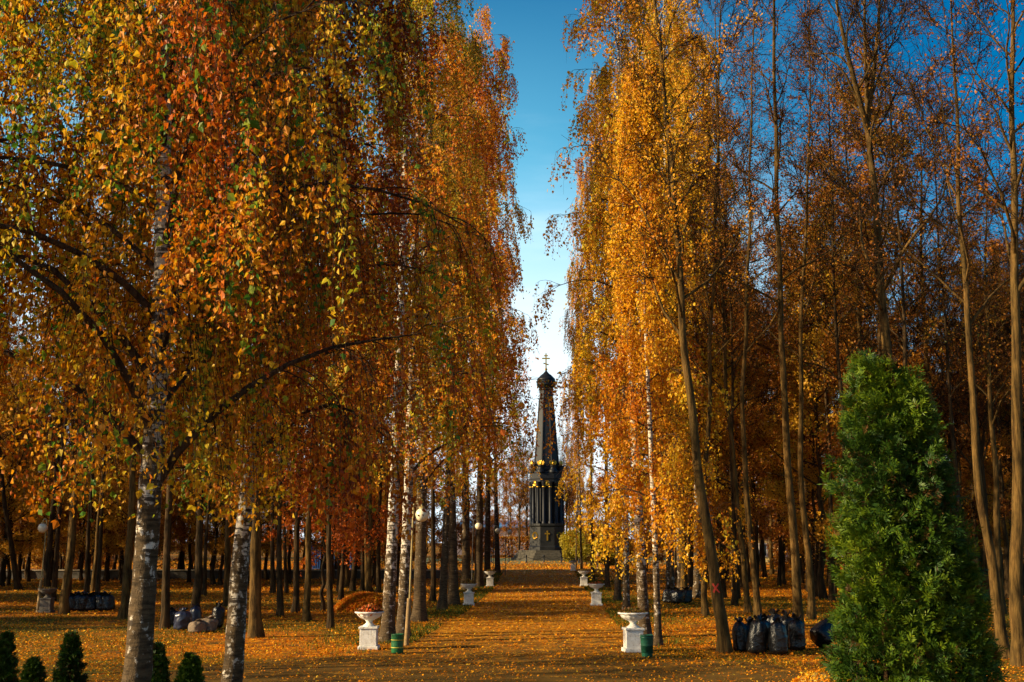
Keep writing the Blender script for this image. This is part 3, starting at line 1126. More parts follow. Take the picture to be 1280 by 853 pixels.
protoW = [bare_tree('linden_tree', [(0, 0, 0), (.1, 0, 6), (.35, .1, 13), (.2, 0, 22)], .17, 71, 'x', z0=8, n1=22, leafn=4.2, lsize=.10, hue0=.55, leafz=.5),
          bare_tree('linden_tree', [(0, 0, 0), (-.2, .1, 5), (-.2, 0, 12), (.1, .1, 23)], .14, 72, 'x', z0=9, n1=24, leafn=4.2, lsize=.10, hue0=.6, leafz=.5, barkmat=M['bark_dark']),
          bare_tree('linden_tree', [(0, 0, 0), (.3, 0, 5), (.2, .2, 11), (.5, 0, 19)], .19, 73, 'x', z0=6, n1=22, leafn=2.6, lsize=.09, barkmat=M['bark_dark'],
                    forks=[([(.25, .1, 7), (1.0, .3, 11), (1.3, .2, 17)], .10)])]
for q in protoW:
    q.location = (0, -500, 0)
used_w = [False] * 3


def put_w(i, loc, rot, sc, label, group):
    if not used_w[i]:
        used_w[i] = True
        o = protoW[i]
        o.location = Vector([float(c) for c in loc])
        o.rotation_euler = rot
        o.scale = (sc, sc, sc)
        o['label'] = label
        o['group'] = group
        return o
    return dup(protoW[i], loc, rot, sc, label, group)


# trunks that can be told apart, from the photo: (px, py of base, kind, scale, lean, label)
for px, py, k_, sc, ln, lab in [
        (846, 724, 1, 1.0, 0, 'dark trunk in the shade right behind the golden birches'),
        (863, 731, 2, 1.0, 0, 'broad dark trunk beside the far black bags on the right'),
        (918, 741, 1, 1.05, -.02, 'dark trunk second behind the tree with the red cross'),
        (905, 748, 1, 1.0, -.02, 'dark trunk straight behind the tree with the red cross'),
        (956, 722, 0, 1.0, 0, 'slim trunk in front of the yellow building, left one of two'),
        (978, 731, 2, 1.0, 0, 'stout trunk in front of the yellow building, right one of two'),
        (1252, 768, 0, .95, -.04, 'thin leaning trunk half hidden right of the thuja')]:
    put_w(k_, gp(px, py), (0, ln, px * .7), sc, lab, G_R)
G_L = 'dark trunks in the left wood'
for px, py, k_, sc, ln, lab in [
        (4, 728, 2, 1.1, .05, 'dark trunk at the far left edge leaning right'),
        (23, 738, 2, 1.0, .16, 'strongly leaning dark forked trunk left of the left lamp'),
        (80, 768, 0, 1.05, .05, 'dark trunk right beside the grey pedestal and left lamp'),
        (66, 752, 1, 1.0, -.03, 'dark trunk behind the lamp at the far left'),
        (108, 742, 1, 1.0, .02, 'dark trunk behind the black bags at the far left'),
        (120, 763, 1, .8, .0, 'thin trunk standing among the black bags at the far left'),
        (154, 774, 0, 1.0, .0, 'dark trunk just left of the nearest birch'),
        (206, 786, 1, 1.05, .02, 'slim brown trunk just right of the nearest birch'),
        (245, 769, 2, .95, -.04, 'dark trunk rising behind the dark bags between the two birches'),
        (284, 759, 0, .95, .0, 'dark trunk just left of the leaning white birch'),
        (320, 797, 0, 1.15, .01, 'smooth brown trunk just right of the leaning white birch'),
        (341, 742, 1, 1.0, 0, 'thin dark trunk further right of the smooth brown trunk'),
        (350, 771, 1, .9, 0, 'slim dark trunk, second right of the leaning white birch'),
        (369, 766, 1, 1.0, .04, 'slim trunk with a sunlit left edge under the orange maple'),
        (384, 777, 0, .8, .01, 'dark trunk below the orange maple, left of the thin bare stem'),
        (413, 786, 1, .8, 0, 'thin grey stem in front of the orange maple'),
        (426, 751, 1, .95, 0, 'dark trunk behind the orange leaf heap'),
        (441, 739, 2, .9, 0, 'dark trunk in front of the blue shed'),
        (460, 742, 0, .9, 0, 'dark trunk above the orange leaf heap'),
        (541, 752, 1, 1.0, .01, 'dark trunk in the left wood right of the flared birch')]:
    put_w(k_, gp(px, py), (0, ln, px * .7), sc, lab, G_L)

rs = random.Random(5)
# deep trunks that nothing tells apart
for i in range(56):
    Y = rs.uniform(56, 120)
    x = Y * rs.uniform(.14, .47)
    put_w(rs.choice([0, 1, 1, 2]), (x, Y, 0), (rs.uniform(-.02, .02), rs.uniform(-.04, .02), rs.uniform(0, 6.28)), rs.uniform(.85, 1.1),
          'slender bare trunk standing deep in the shady right wood', 'bare trunks deep in the right wood')
for i in range(30):
    Y = rs.uniform(64, 104)
    x = -Y * rs.uniform(.10, .46)
    put_w(rs.choice([0, 1, 1, 2]), (x, Y, 0), (rs.uniform(-.02, .02), rs.uniform(-.03, .06), rs.uniform(0, 6.28)), rs.uniform(.8, 1.05),
          'dark trunk standing deep in the shady left wood', 'dark trunks deep in the left wood')
# trunks on the right, nearer, to the right of the thuja and above it
for px, py, k_, sc in [(1062, 770, 1, 1.05), (1090, 762, 0, 1.1), (1155, 775, 1, 1.1), (1180, 760, 0, 1.1), (1215, 765, 1, 1.0), (1235, 752, 2, 1.0), (1040, 752, 1, 1.0)]:
    put_w(k_, gp(px, py), (0, -.02, px * .3), sc, 'bare topped tree rising behind the green thuja', 'bare topped trees behind the thuja')

# --- leafy background trees
protoB = [leafy_tree('woodland_tree', (0, -500), 19, .16, 81, M['leaf_brown'], 'x', hue0=.50),
          leafy_tree('woodland_tree', (0, -520), 16, .14, 82, M['leaf_yellow'], 'x', hue0=.45, z0=2.2),
          leafy_tree('woodland_tree', (0, -540), 21, .17, 83, M['leaf_brown'], 'x', hue0=.62, z0=5)]
used_b = [False] * 3


def put_b(i, loc, rz, sc, label, group):
    if not used_b[i]:
        used_b[i] = True
        o = protoB[i]
        o.location = Vector([float(c) for c in loc])
        o.rotation_euler = (0, 0, rz)
        o.scale = (sc, sc, sc)
        o['label'] = label
        o['group'] = group
        return o
    return dup(protoB[i], loc, (0, 0, rz), sc, label, group)


for i in range(58):
    Y = rs.uniform(56, 140)
    x = Y * rs.uniform(.13, .48)
    put_b(rs.choice([0, 0, 2, 1]), (x, Y, 0), rs.uniform(0, 6.28), rs.uniform(.85, 1.3),
          'brown leaved tree filling the depth of the right wood', 'leafy trees in the right wood')
for i in range(62):
    Y = rs.uniform(80, 110)
    x = -Y * rs.uniform(.09, .46)
    put_b(rs.choice([1, 1, 0]), (x, Y, 0), rs.uniform(0, 6.28), rs.uniform(.75, 1.05),
          'yellow leaved tree filling the depth of the left wood', 'leafy trees in the left wood')
# the far wood that closes the view reads as one mass
rng = np.random.default_rng(77)
mw = MB()
nq = nt_ = 0
for i in range(84):
    Yw = rng.uniform(178, 232)
    xw = Yw * rng.uniform(.10, .50) * (1 if i % 2 else -1)
    hw = rng.uniform(12, 19)
    n_ = 2600
    tz = rng.uniform(.08, 1, n_)
    rad_ = 3.4 * np.sin(np.pi * np.clip(.2 + .75 * tz, 0, 1)) * np.sqrt(rng.random(n_))
    a_ = rng.uniform(0, 6.28, n_)
    pos = np.stack([xw + rad_ * np.cos(a_), Yw + rad_ * np.sin(a_), tz * hw], 1)
    keep = wob(pos, .9, i) > -.35
    pos = pos[keep]
    leaves(mw, pos, .3 * rng.uniform(.6, 1.3, len(pos)), rng.uniform(.25, .8) + rng.normal(0, .12, len(pos)), .3)
    tubes(mw, [[(xw, Yw, 0), (xw + .2, Yw, hw * .5), (xw, Yw, hw * .95)]], [[.2, .15, .04]], 6)
    mw.h[-1][:] = 0.0
tag(link('distant_wood', mw.mesh('distant_wood', M['leaf_brown'])), 'far brown autumn wood closing the view on both sides', 'wood', kind='stuff')
protoU = leafy_tree('understorey_tree', (0, -560), 9, .09, 84, M['leaf_brown'], 'x', hue0=.6, z0=.7, n1=30, len1=(1.4, 2.8), leafn=10, lsize=.15)
ulist = [(-5.5, 119, -1), (-8.5, 122, -1), (-11.5, 118, -1), (-3.2, 124, -1), (-14.5, 121, -1), (9.5, 121, 1), (13, 118, 1)]
for i in range(90):
    sd_ = rs.choice((-1, 1))
    if sd_ < 0:
        Y = rs.choice((rs.uniform(104, 122), rs.uniform(180, 235)))
        x = -Y * rs.uniform(.07, .48)
    else:
        Y = rs.uniform(95, 200)
        x = Y * rs.uniform(.11, .48)
    ulist.append((x, Y, sd_))
for i, (x, Y, sd_) in enumerate(ulist):
    lab = 'low brown understorey tree closing the ' + ('left' if sd_ < 0 else 'right') + ' wood near the ground'
    gr = 'understorey trees in the ' + ('left' if sd_ < 0 else 'right') + ' wood'
    if i == 0:
        protoU.location = (x, Y, 0)
        protoU['label'] = lab
        protoU['group'] = gr
    else:
        dup(protoU, (x, Y, 0), (0, 0, rs.uniform(0, 6.28)), rs.uniform(.7, 1.15), lab, gr)
# the wood goes on unseen to the left, trees added there for their shade
for i in range(58):
    for _ in range(60):
        Y = rs.uniform(26, 95)
        x = -rs.uniform(.47 * Y + 3, .47 * Y + 32)
        s_ = Y - .27 * x
        if 46 < s_ < 104 and not (62 < s_ < 65) and not (80 < s_ < 83):
            break
    put_b(rs.choice([0, 1, 0]), (x, Y, 0), rs.uniform(0, 6.28), rs.uniform(.75, .95),
          'unseen leafy tree added beyond the left edge for its shade', 'unseen shade trees beyond the left edge')
for i, (x, Y) in enumerate([(-22, 25), (-36, 22), (-41, 17), (-33, 12)]):
    put_w(i % 2, (x, Y, 0), (0, 0, i * 1.7), .9, 'bare linden beyond the left edge', 'bare lindens beyond the left edge')
# beyond the monument
for i in range(22):
    Y = rs.uniform(232, 300)
    x = Y * rs.uniform(-.34, .36)
    put_b(rs.choice([0, 0, 1]), (x, Y, 0), rs.uniform(0, 6.28), rs.uniform(.75, 1.0),
          'russet tree standing far behind the monument', 'russet trees behind the monument')
for i, (px, Y, sc, k_) in enumerate([(612, 226, .85, 0), (624, 240, .95, 0), (636, 222, .8, 0), (648, 244, .95, 0), (657, 232, .72, 0), (704, 236, .9, 0), (712, 222, .8, 0),
                                     (722, 240, 1.0, 1), (734, 226, .9, 1), (664, 250, .8, 0)]):
    put_b(k_, ((px - 640) / F * Y, Y, 0), px * .9, sc, 'russet tree standing far behind the monument', 'russet trees behind the monument')
for i, (px, Y, sc) in enumerate([(648, 215, 1.1), (660, 228, 1.15), (640, 236, 1.05), (706, 218, 1.15), (712, 234, 1.1), (722, 222, 1.0), (668, 250, 1.1), (698, 250, 1.15)]):
    x = (px - 640) / F * Y
    put_w(2, (x, Y, 0), (0, 0, px * 1.3), sc, 'bare tree standing against the pale sky behind the monument', 'bare trees behind the monument')

# small orange maple
leafy_tree('maple_tree', tuple(gp(403, 764)[:2]), 7.2, .09, 91, M['leaf_orange'], 'small orange maple glowing under the birches on the left',
           z0=2.0, n1=26, len1=(.8, 2.6), nsub=7, ntw=4, leafn=9, lsize=.12, hue0=.45, cat='maple tree', elev=(-5, 30), spread=.09)
leafy_tree('maple_tree', tuple(gp(466, 740)[:2]), 6.5, .08, 92, M['leaf_orange'], 'smaller rusty maple behind the pair of white birches',
           z0=2.4, n1=22, len1=(.8, 2.4), nsub=7, ntw=4, leafn=8, lsize=.12, hue0=.3, cat='maple tree', elev=(-5, 30), spread=.09)

# red cross painted on the leaning linden (facing the camera)
mb = MB()
tr = [c for c in xtree.children if c.name.startswith('trunk')][0]
zc_ = float(ap(893, 735, YX)[2])
tv = np.array([v.co for v in tr.data.vertices])
ring_ = tv[(np.abs(tv[:, 2] - zc_) < .45) & (np.hypot(tv[:, 0], tv[:, 1]) < 1.2)]


def trunk_at(z_):
    w_ = np.exp(-((ring_[:, 2] - z_) / .22) ** 2)[:, None]
    return (ring_[:, :2] * w_).sum(0) / w_.sum()


c0_ = trunk_at(zc_)
rad = float(np.max(np.hypot(*(ring_[np.abs(ring_[:, 2] - zc_) < .4][:, :2] - c0_).T))) * .93
cen = np.array(xtree.location) + np.array([c0_[0], c0_[1], zc_])
dirc = nrm((CAM - cen) * np.array([1, 1, 0]))
sidev = np.cross(dirc, np.array([0, 0, 1.]))
for sgn in (-1, 1):
    strip = []
    for t in np.linspace(-1, 1, 9):
        u = sgn * t * .085
        zc = t * .12
        for w in (-.022, .022):
            uu = u + w * .8
            zz = zc - sgn * w * .7
            a = uu / rad
            q2 = trunk_at(zc_ + zz) - c0_
            c_ = cen + np.array([q2[0], q2[1], zz])
            strip.append(c_ + dirc * (rad * math.cos(a) + .012) + sidev * (rad * math.sin(a)))
    V = np.array(strip) - np.array(xtree.location)
    Q = [[2 * i, 2 * i + 1, 2 * i + 3, 2 * i + 2] for i in range(8)]
    mb.add(V, Q)
o = link('painted_cross', mb.mesh('painted_cross', M['red_paint']), xtree)
o['label'] = 'red painted cross on the bark'

# ------------------------------------------------------------------ thujas


def thuja(name, lobes, seed, label, group=None, n=5200, size=.13, loc=(0, 0, 0), hue0=.5, kites=11, kw=.10):
    """lobes: list of (cx, cy, z0, z1, rmax)"""
    global rng
    rng = np.random.default_rng(seed)
    root = thing(name, label, 'thuja', loc, 0, group)
    mt = MB()
    H = max(l[3] for l in lobes)
    for l in lobes:
        pts = smooth_path([(lobes[0][0] * .3, lobes[0][1] * .3, 0), (l[0], l[1], l[3] * .4), (l[0], l[1], l[3] * .93)], 10)
        tubes(mt, pts[None], (.05 * H / 5 * np.linspace(1, .2, 10))[None], 7)
    link('stem', mt.mesh('stem', M['twig'], True), root)
    wts = np.array([l[4] * (l[3] - l[2]) for l in lobes])
    per = 16
    nc = n // per
    n = nc * per
    li = rng.choice(len(lobes), nc, p=wts / wts.sum())
    lo = np.array(lobes)[li]
    t = rng.uniform(0, 1, nc) ** 1.1
    prof = np.minimum(1, .72 + t * 1.4) * np.minimum(1, (1.02 - t) / .62) ** .85
    az = rng.uniform(0, 2 * np.pi, nc)
    z = lo[:, 2] + (lo[:, 3] - lo[:, 2]) * t
    q_ = np.stack([np.cos(az) * 2, np.sin(az) * 2, z * 2.2], 1)
    lump = 1 + .10 * wob(q_, 1.6, seed) + .07 * wob(q_, 4, seed + 1)
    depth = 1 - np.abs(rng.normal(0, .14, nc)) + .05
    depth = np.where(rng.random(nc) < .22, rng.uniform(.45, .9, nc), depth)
    rr = lo[:, 4] * prof * lump * depth
    outc = np.stack([np.cos(az), np.sin(az), np.zeros(nc)], 1)
    cen_ = np.stack([lo[:, 0], lo[:, 1], z], 1) + outc * rr[:, None]
    dc = nrm(outc + np.array([0, 0, .7]) + rng.normal(0, .3, (nc, 3)))
    ci = np.repeat(np.arange(nc), per)
    out = outc[ci]
    along = rng.uniform(-1.1, .75, n)
    sprd = (1.15 - along) * .45
    pos = cen_[ci] + (dc[ci] * along[:, None] + rng.normal(0, 1, (n, 3)) * (sprd * .55)[:, None]) * size * 1.25
    d = nrm(dc[ci] + rng.normal(0, .42, (n, 3)))
    s = nrm(np.cross(d, rng.normal(0, 1, (n, 3)) + out * .2))
    nn = np.cross(d, s)
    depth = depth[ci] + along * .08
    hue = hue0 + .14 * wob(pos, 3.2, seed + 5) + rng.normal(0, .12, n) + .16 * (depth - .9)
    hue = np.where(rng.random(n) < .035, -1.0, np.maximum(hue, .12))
    ml = MB()
    L = size * rng.uniform(.6, 1.3, n)
    for j in range(kites):
        u = (j // 2 + 1) / (kites // 2 + 1)
        sg = 0 if j == kites - 1 else (1 if j % 2 else -1)
        st = pos + d * (L * u * .75)[:, None]
        ang = sg * (.85 + rng.normal(0, .15, n))
        dj = nrm(d * np.cos(ang)[:, None] + s * np.sin(ang)[:, None] + nn * rng.normal(0, .22, (n, 1)) + np.array([0, 0, -.12]))
        lj = (L * (.66 - .25 * u) if sg else L * .5)[:, None]
        sj = nrm(np.cross(dj, nn))
        w = lj * kw
        m_ = st + dj * lj * .5
        V = np.stack([st, m_ + sj * w, st + dj * lj, m_ - sj * w], 1).reshape(-1, 3)
        ml.add(V, np.arange(n * 4).reshape(n, 4), hue=np.repeat(np.clip(hue + rng.normal(0, .08, n), 0, 1), 4))
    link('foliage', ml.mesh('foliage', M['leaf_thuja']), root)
    return root


YT = 10.0
u = YT / F
cx = (1124 - 640) * u


def TL(px, ytop, ybot, w, dy=0.0):      # a lobe from its outline in the photo
    return ((px - 1136) * u, dy, max(0.0, ap(px, ybot, YT)[2]), ap(px, ytop, YT)[2], w * u)


thuja('thuja', [TL(1126, 462, 1040, 74), TL(1104, 450, 760, 46, .08), TL(1148, 474, 800, 50, -.06), TL(1172, 560, 1040, 62, .06), TL(1100, 590, 1040, 48, -.1),
                TL(1196, 690, 1040, 38, -.08)],
      101, 'tall bushy green thuja in front of the right wood', n=30000, size=.09, loc=(cx, YT, 0), hue0=.50)
small = None
for i, (px, ytop, w, lab) in enumerate([
        (8, 795, 34, 'small dark thuja at the left edge of the lawn'),
        (42, 828, 44, 'lowest round small thuja, second from the left edge'),
        (90, 794, 38, 'pointed small dark thuja between the left edge and the nearest birch'),
        (198, 808, 34, 'small thuja right behind the foot of the nearest birch'),
        (239, 820, 44, 'small thuja between the nearest birch and the leaning birch')]):
    Y = 19.0 + (i % 3) * .6
    top = ap(px, ytop, Y)
    thuja('small_thuja', [(0, 0, 0, top[2], w * .5 * Y / F * .92)], 111 + i, lab, 'small thujas on the lawn', n=6500, size=.06, kw=.2, loc=(top[0], Y, 0), hue0=.32)

# ------------------------------------------------------------------ heaps and mound


def heap(name, c, rx, ry, h, seed, mat, label, cat, leafn, lmat, lsize=.1, hue0=.5):
    global rng
    rng = np.random.default_rng(seed)
    nr, na = 10, 30
    rr = np.linspace(0.02, 1, nr)
    an = np.arange(na) * 2 * np.pi / na
    X = rr[:, None] * np.cos(an)[None]
    Yy = rr[:, None] * np.sin(an)[None]
    lum = 1 + .2 * wob(np.stack([X.ravel(), Yy.ravel(), X.ravel() * 0], 1), 3, seed).reshape(X.shape)
    Z = h * (1 - rr ** 2)[:, None] ** 1.1 * lum - .01
    V = np.stack([X * rx, Yy * ry, Z], -1)
    idx = np.arange(nr * na).reshape(nr, na)
    Q = np.stack([idx[:-1], idx[1:], np.roll(idx[1:], -1, 1), np.roll(idx[:-1], -1, 1)], -1).reshape(-1, 4)
    root = thing(name, label, cat, (c[0], c[1], 0))
    mb = MB()
    mb.add(V.reshape(-1, 3), Q)
    link('body', mb.mesh('body', mat, True), root)
    r_ = np.sqrt(rng.random(leafn))
    a_ = rng.uniform(0, 6.28, leafn)
    z_ = h * (1 - r_ ** 2) ** 1.1 * (1 + .2 * wob(np.stack([r_ * np.cos(a_), r_ * np.sin(a_), r_ * 0], 1), 3, seed)) + .01
    pos = np.stack([r_ * np.cos(a_) * rx, r_ * np.sin(a_) * ry, z_], 1)
    ml = MB()
    leaves(ml, pos, lsize * rng.uniform(.6, 1.3, leafn), hue0 + rng.normal(0, .2, leafn), -.35)
    link('leaf_cover', ml.mesh('leaf_cover', lmat), root)
    return root


heap('leaf_heap', gp(456, 764), 1.5, .9, .78, 121, M['heap_soil'], 'heap of raked orange leaves behind the left urn', 'leaf heap', 7000, M['leaf_orange'], .12, .62)
heap('grassy_mound', (6.45, 24.5), 1.25, .9, .42, 122, M['mound'], 'sunlit grassy mound littered with yellow leaves beside the thuja', 'mound', 2600, M['leaf_ground'], .06, .7)

# ------------------------------------------------------------------ urns


def make_urn(loc, label, plant, pmat, seed, sc=1.0, stone=None, amount=260, rz=0.0):
    global rng
    rng = np.random.default_rng(seed)
    stone = stone or M['white']
    root = thing('flower_urn', label, 'urn', loc, rz, 'flower urns along the walk')
    mb = MB()
    box(mb, (0, 0, .05), (.54, .54, .10))
    box(mb, (0, 0, .325), (.45, .45, .452))
    box(mb, (0, 0, .58), (.51, .51, .06))
    bevel(link('pedestal', mb.mesh('pedestal', stone), root), .014)
    prof = [(.17, .609), (.17, .635), (.125, .66), (.085, .70), (.075, .725), (.10, .745), (.10, .76), (.15, .79), (.25, .835), (.305, .885),
            (.325, .925), (.325, .94), (.385, .955), (.395, .975), (.395, .99), (.37, 1.0), (.33, .985), (.31, .95), (.0, .94)]
    mb = MB()
    fl = lambda i: np.where((i >= 7) & (i <= 10), .022, np.where((i >= 12) & (i <= 14), .012, 0))
    lathe(mb, prof, 72, flute=fl)
    link('bowl', mb.mesh('bowl', stone, True), root)
    ml = MB()
    r_ = np.sqrt(rng.random(amount)) * .34
    a_ = rng.uniform(0, 6.28, amount)
    z_ = .94 + plant * rng.random(amount) * (1 - (r_ / .4) ** 2)
    pos = np.stack([r_ * np.cos(a_), r_ * np.sin(a_), z_], 1)
    leaves(ml, pos, .085 * rng.uniform(.6, 1.3, amount), rng.normal(.55, .28, amount), -.3)
    link('planting', ml.mesh('planting', pmat), root)
    root.scale = (sc, sc, sc)
    return root


make_urn(gp(461, 812), 'white urn full of red and orange flowers at the left front of the walk', .24, M['flower'], 131, 1.04, amount=420)
make_urn(gp(586, 757), 'white urn with green and yellow plants, second along the left of the walk', .26, M['dry_plant'], 132, 1.0, amount=320)
make_urn(gp(612.5, 734), 'white urn standing farthest back on the left of the walk', .2, M['dry_plant'], 133, 1.0)
make_urn(gp(792, 815), 'white urn of withered brown plants at the right front of the walk', .16, M['dry_plant'], 134, 1.06, amount=320, rz=.1)
make_urn(gp(745.5, 757), 'white urn with red flowers, second along the right of the walk', .13, M['flower'], 135, 1.0, amount=320)
make_urn(gp(730, 733), 'white urn with low brown plants, third along the right of the walk', .2, M['dry_plant'], 136, 1.0)
make_urn(gp(716.5, 714), 'white urn farthest along the right of the walk, close to the monument', .15, M['dry_plant'], 137, 1.0)
pu = make_urn(gp(58, 766), 'grey stone urn in deep shade beside the far left lamp', .12, M['dry_plant'], 138, 1.0, M['greystone'])

# ------------------------------------------------------------------ lamps


def make_lamp(loc, label, H=3.75, lean=.05, arm=.28, post=True, dark=False, rz=0.0, sc=1.0):
    root = thing('street_lamp', label, 'lamp', loc, rz, 'round lamps along the walk')
    root.scale = (sc, sc, sc)
    if post:
        mb = MB()
        tubes(mb, [[(0, 0, 0), (.03, 0, .6), (.07, 0, 1.34)]], [[.075, .072, .068]], 12)
        mb.add([(.07 + .068 * math.cos(a), .068 * math.sin(a), 1.34) for a in np.arange(12) * math.pi / 6], None,
               [[0, i, i + 1] for i in range(1, 11)])
        link('post', mb.mesh('post', M['post'], True), root)
    pts = [(.07, 0, 1.1 if post else 0), (.10, 0, 2.2), (.15, 0, H - .34)]
    for a in np.linspace(0, math.pi * .95, 9):
        pts.append((.15 + arm / 2 * (1 - math.cos(a)), 0, H - .30 + .16 * math.sin(a)))
    mb = MB()
    P = np.array(pts)
    tubes(mb, P[None], np.full((1, len(P)), .028), 8)
    link('pole', mb.mesh('pole', M['darkpole'] if dark else M['pole'], True), root)
    c = (.15 + arm, 0, H - .53)
    mb = MB()
    lathe(mb, [(.01, .245), (.075, .24), (.085, .205), (.10, .19), (.05, .188)], 16, c)
    link('cap', mb.mesh('cap', M['darkpole'] if dark else M['pole'], True), root)
    mb = MB()
    a = np.linspace(-math.pi / 2 + .02, math.pi / 2 - .02, 15)
    lathe(mb, np.stack([.2 * np.cos(a), .2 * np.sin(a)], 1), 24, c)
    link('globe', mb.mesh('globe', M['globe'], True), root)
    return root


make_lamp(gp(508, 807), 'tall ochre lamp with a cream globe beside the green bin', 4.28, arm=.26)
make_lamp(gp(588, 743), 'lamp with a pale globe behind the second left urn', 4.35, arm=.3, post=False, dark=True)
make_lamp(gp(615, 727), 'lamp with a pale globe further along the left of the walk', 4.25, arm=.28, post=False, dark=True)
make_lamp(gp(630.5, 720), 'thin dark lamp pole at the end of the left row near the monument', 4.25, arm=.3, post=False, dark=True)
make_lamp(gp(47, 766), 'lamp with a cream globe and slanting pole at the far left', 4.06, arm=-.16, dark=False)

# ------------------------------------------------------------------ bins


def make_bin(loc, label, mat, band, r=.155, h=.52, taper=1.0):
    root = thing('litter_bin', label, 'bin', loc, 0, 'litter bins by the urns')
    mb = MB()
    lathe(mb, [(0, .02), (r * taper * .96, .02), (r * taper, .03), (r * (1 + taper) / 2, h * .5), (r, h), (r * 1.05, h + .012), (r * .94, h + .012), (r * .9, .12), (0, .1)], 28)
    link('body', mb.mesh('body', mat, True), root)
    for z in ((.16, .36) if band else (h - .05,)):
        mb = MB()
        q = r * (taper + (1 - taper) * z / h)
        lathe(mb, [(q + .002, z - .012), (q + .010, z - .008), (q + .010, z + .008), (q + .002, z + .012)], 28)
        link('band', mb.mesh('band', M['bin_yellow'] if band else mat, True), root)
    return root


make_bin(gp(496.5, 817), 'green barrel bin with yellow bands at the foot of the lamp', M['bin_green'], True, .165, .50)
make_bin(gp(809, 822), 'plain dark green bin beside the right front urn', M['bin_dark'], False, .175, .56, .82)

# ------------------------------------------------------------------ bags


def make_bag(loc, label, h=.85, r=.22, seed=1, mat=None, group=None, tilt=(0, 0), neck=True, sq=1.0, fallen=False):
    global rng
    rng = np.random.default_rng(seed)
    mat = mat or M['bag']
    nz, na = 30, 40
    t = np.linspace(0, 1, nz)
    pr = np.interp(t, [0, .012, .05, .14, .45, .70, .80, .86, .90, .94, 1.0], [.01, .55, .88, 1.0, 1.0, .95, .82, .55, .22, .30, .55])
    an = np.arange(na) * 2 * np.pi / na
    V = np.stack([pr[:, None] * np.cos(an) * r, pr[:, None] * np.sin(an) * r * sq, np.repeat((t * h)[:, None], na, 1)], -1).reshape(-1, 3)
    tr_ = np.repeat(t, na)
    at_ = np.tile(an, nz)
    fold = .10 * np.cos(at_ * 8 + seed + 2 * tr_) * np.clip((tr_ - .5) * 2.6, 0, 1.3) + .035 * np.cos(at_ * 5 + seed * 2 + 4 * tr_)
    Vn = V / r * np.array([1, 1, .42])
    cr = .085 * wob(Vn, 1.5, seed) + .045 * wob(Vn, 4.5, seed + 2) + .022 * wob(V / r, 9, seed + 4)
    k = 1 + cr + fold
    V[:, :2] *= k[:, None]
    V[:, 0] += .10 * r * np.sin(seed * 1.3) * tr_ * 2
    V[:, 1] += .10 * r * np.cos(seed * 2.1) * tr_ * 2
    V[:, 2] += (.03 * wob(V / r, 2.5, seed + 3) * np.minimum(tr_ * 5, 1) + .05 * np.cos(at_ * 3 + seed) * (tr_ > .93)) * h / .9
    idx = np.arange(nz * na).reshape(nz, na)
    Q = np.stack([idx[:-1], np.roll(idx[:-1], -1, 1), np.roll(idx[1:], -1, 1), idx[1:]], -1).reshape(-1, 4)
    root = thing('rubbish_bag', label, 'rubbish bag', loc, rng.uniform(0, 6.28), group)
    split = 26
    mb = MB().add(V[:(split + 1) * na], Q[:split * na])
    b_ = link('body', mb.mesh('body', mat, True), root)
    mb = MB().add(V[split * na:], Q[split * na:] - split * na)
    link('tied_neck', mb.mesh('tied_neck', mat, True), root)
    if fallen:
        root.rotation_euler = (R(-62), 0, R(-52))
        root.location.z = r * sq * .82
    else:
        root.rotation_euler = (tilt[0], tilt[1], rng.uniform(0, 6.28))
    return root


BG1 = 'black rubbish bags in a row on the right'
for i, (px, py, h, lab) in enumerate([
        (926, 815, .88, 'leftmost standing black bag of the row beside the leaning linden'),
        (935, 814, .86, 'black bag second from the left in the right row, small and close to its neighbour'),
        (946, 818, 1.0, 'tall black bag third from the left in the right row'),
        (957, 814, .95, 'black bag in the middle of the right row, set slightly back'),
        (973, 819, .98, 'big shiny leaning black bag in the front of the right row'),
        (966, 809, 1.02, 'black bag half hidden at the back of the right row'),
        (986, 812, 1.02, 'black bag at the back of the right row, next to the sunlit linden'),
        (996, 814, .95, 'last standing black bag of the right row, beside the fallen one')]):
    make_bag(gp(px, py), lab, h, .215 + .02 * (i % 3), 140 + i, None, BG1, tilt=(.03, .06 if i == 4 else .02))
make_bag(gp(1022, 812), 'fallen round black bag lying right of the standing row', .95, .31, 150, None, BG1, fallen=True)
BG2 = 'bags dumped in the shade on the left'
for px, py, h, r, mt_, lab in [
        (217, 783, .62, .24, M['bag'], 'black bag leaning on the slim trunk right of the nearest birch'),
        (228, 788, .72, .30, M['bag_blue'], 'bulky dark blue bag between the two front birches'),
        (243, 783, .75, .22, M['bag_blue'], 'upright dark blue bag against the trunk between the birches'),
        (246, 791, .42, .27, M['sack'], 'brown sack lying left in front of the dark bags'),
        (259, 790, .5, .30, M['sack'], 'bigger brown sack slumped in front of the dark bags'),
        (271, 786, .85, .22, M['bag'], 'tall black bag at the right end of the pile between the birches')]:
    make_bag(gp(px, py), lab, h, r, 160 + px, mt_, BG2)
BG3 = 'black bags behind the far left lamp'
for i, px in enumerate((90, 98, 106, 114, 127, 135)):
    make_bag(gp(px, 764), 'black bag in the long row behind the far left lamp', .78, .30, 180 + i, None, BG3)
BG4 = 'black bags deep in the right wood'
for i, (px, py) in enumerate(((836, 754), (846, 755), (856, 754))):
    make_bag(gp(px, py), ('left', 'middle', 'right')[i] + ' one of the black bags lying in shade behind the thin bright birch', .75, .36, 190 + i, None, BG4)

# ------------------------------------------------------------------ monument
YM = 190.0
um = YM / F
mx = (683 - 640) * um
base_py = 676 + F * 3 / YM


def zof(py):
    return float(ap(683, py, YM)[2])


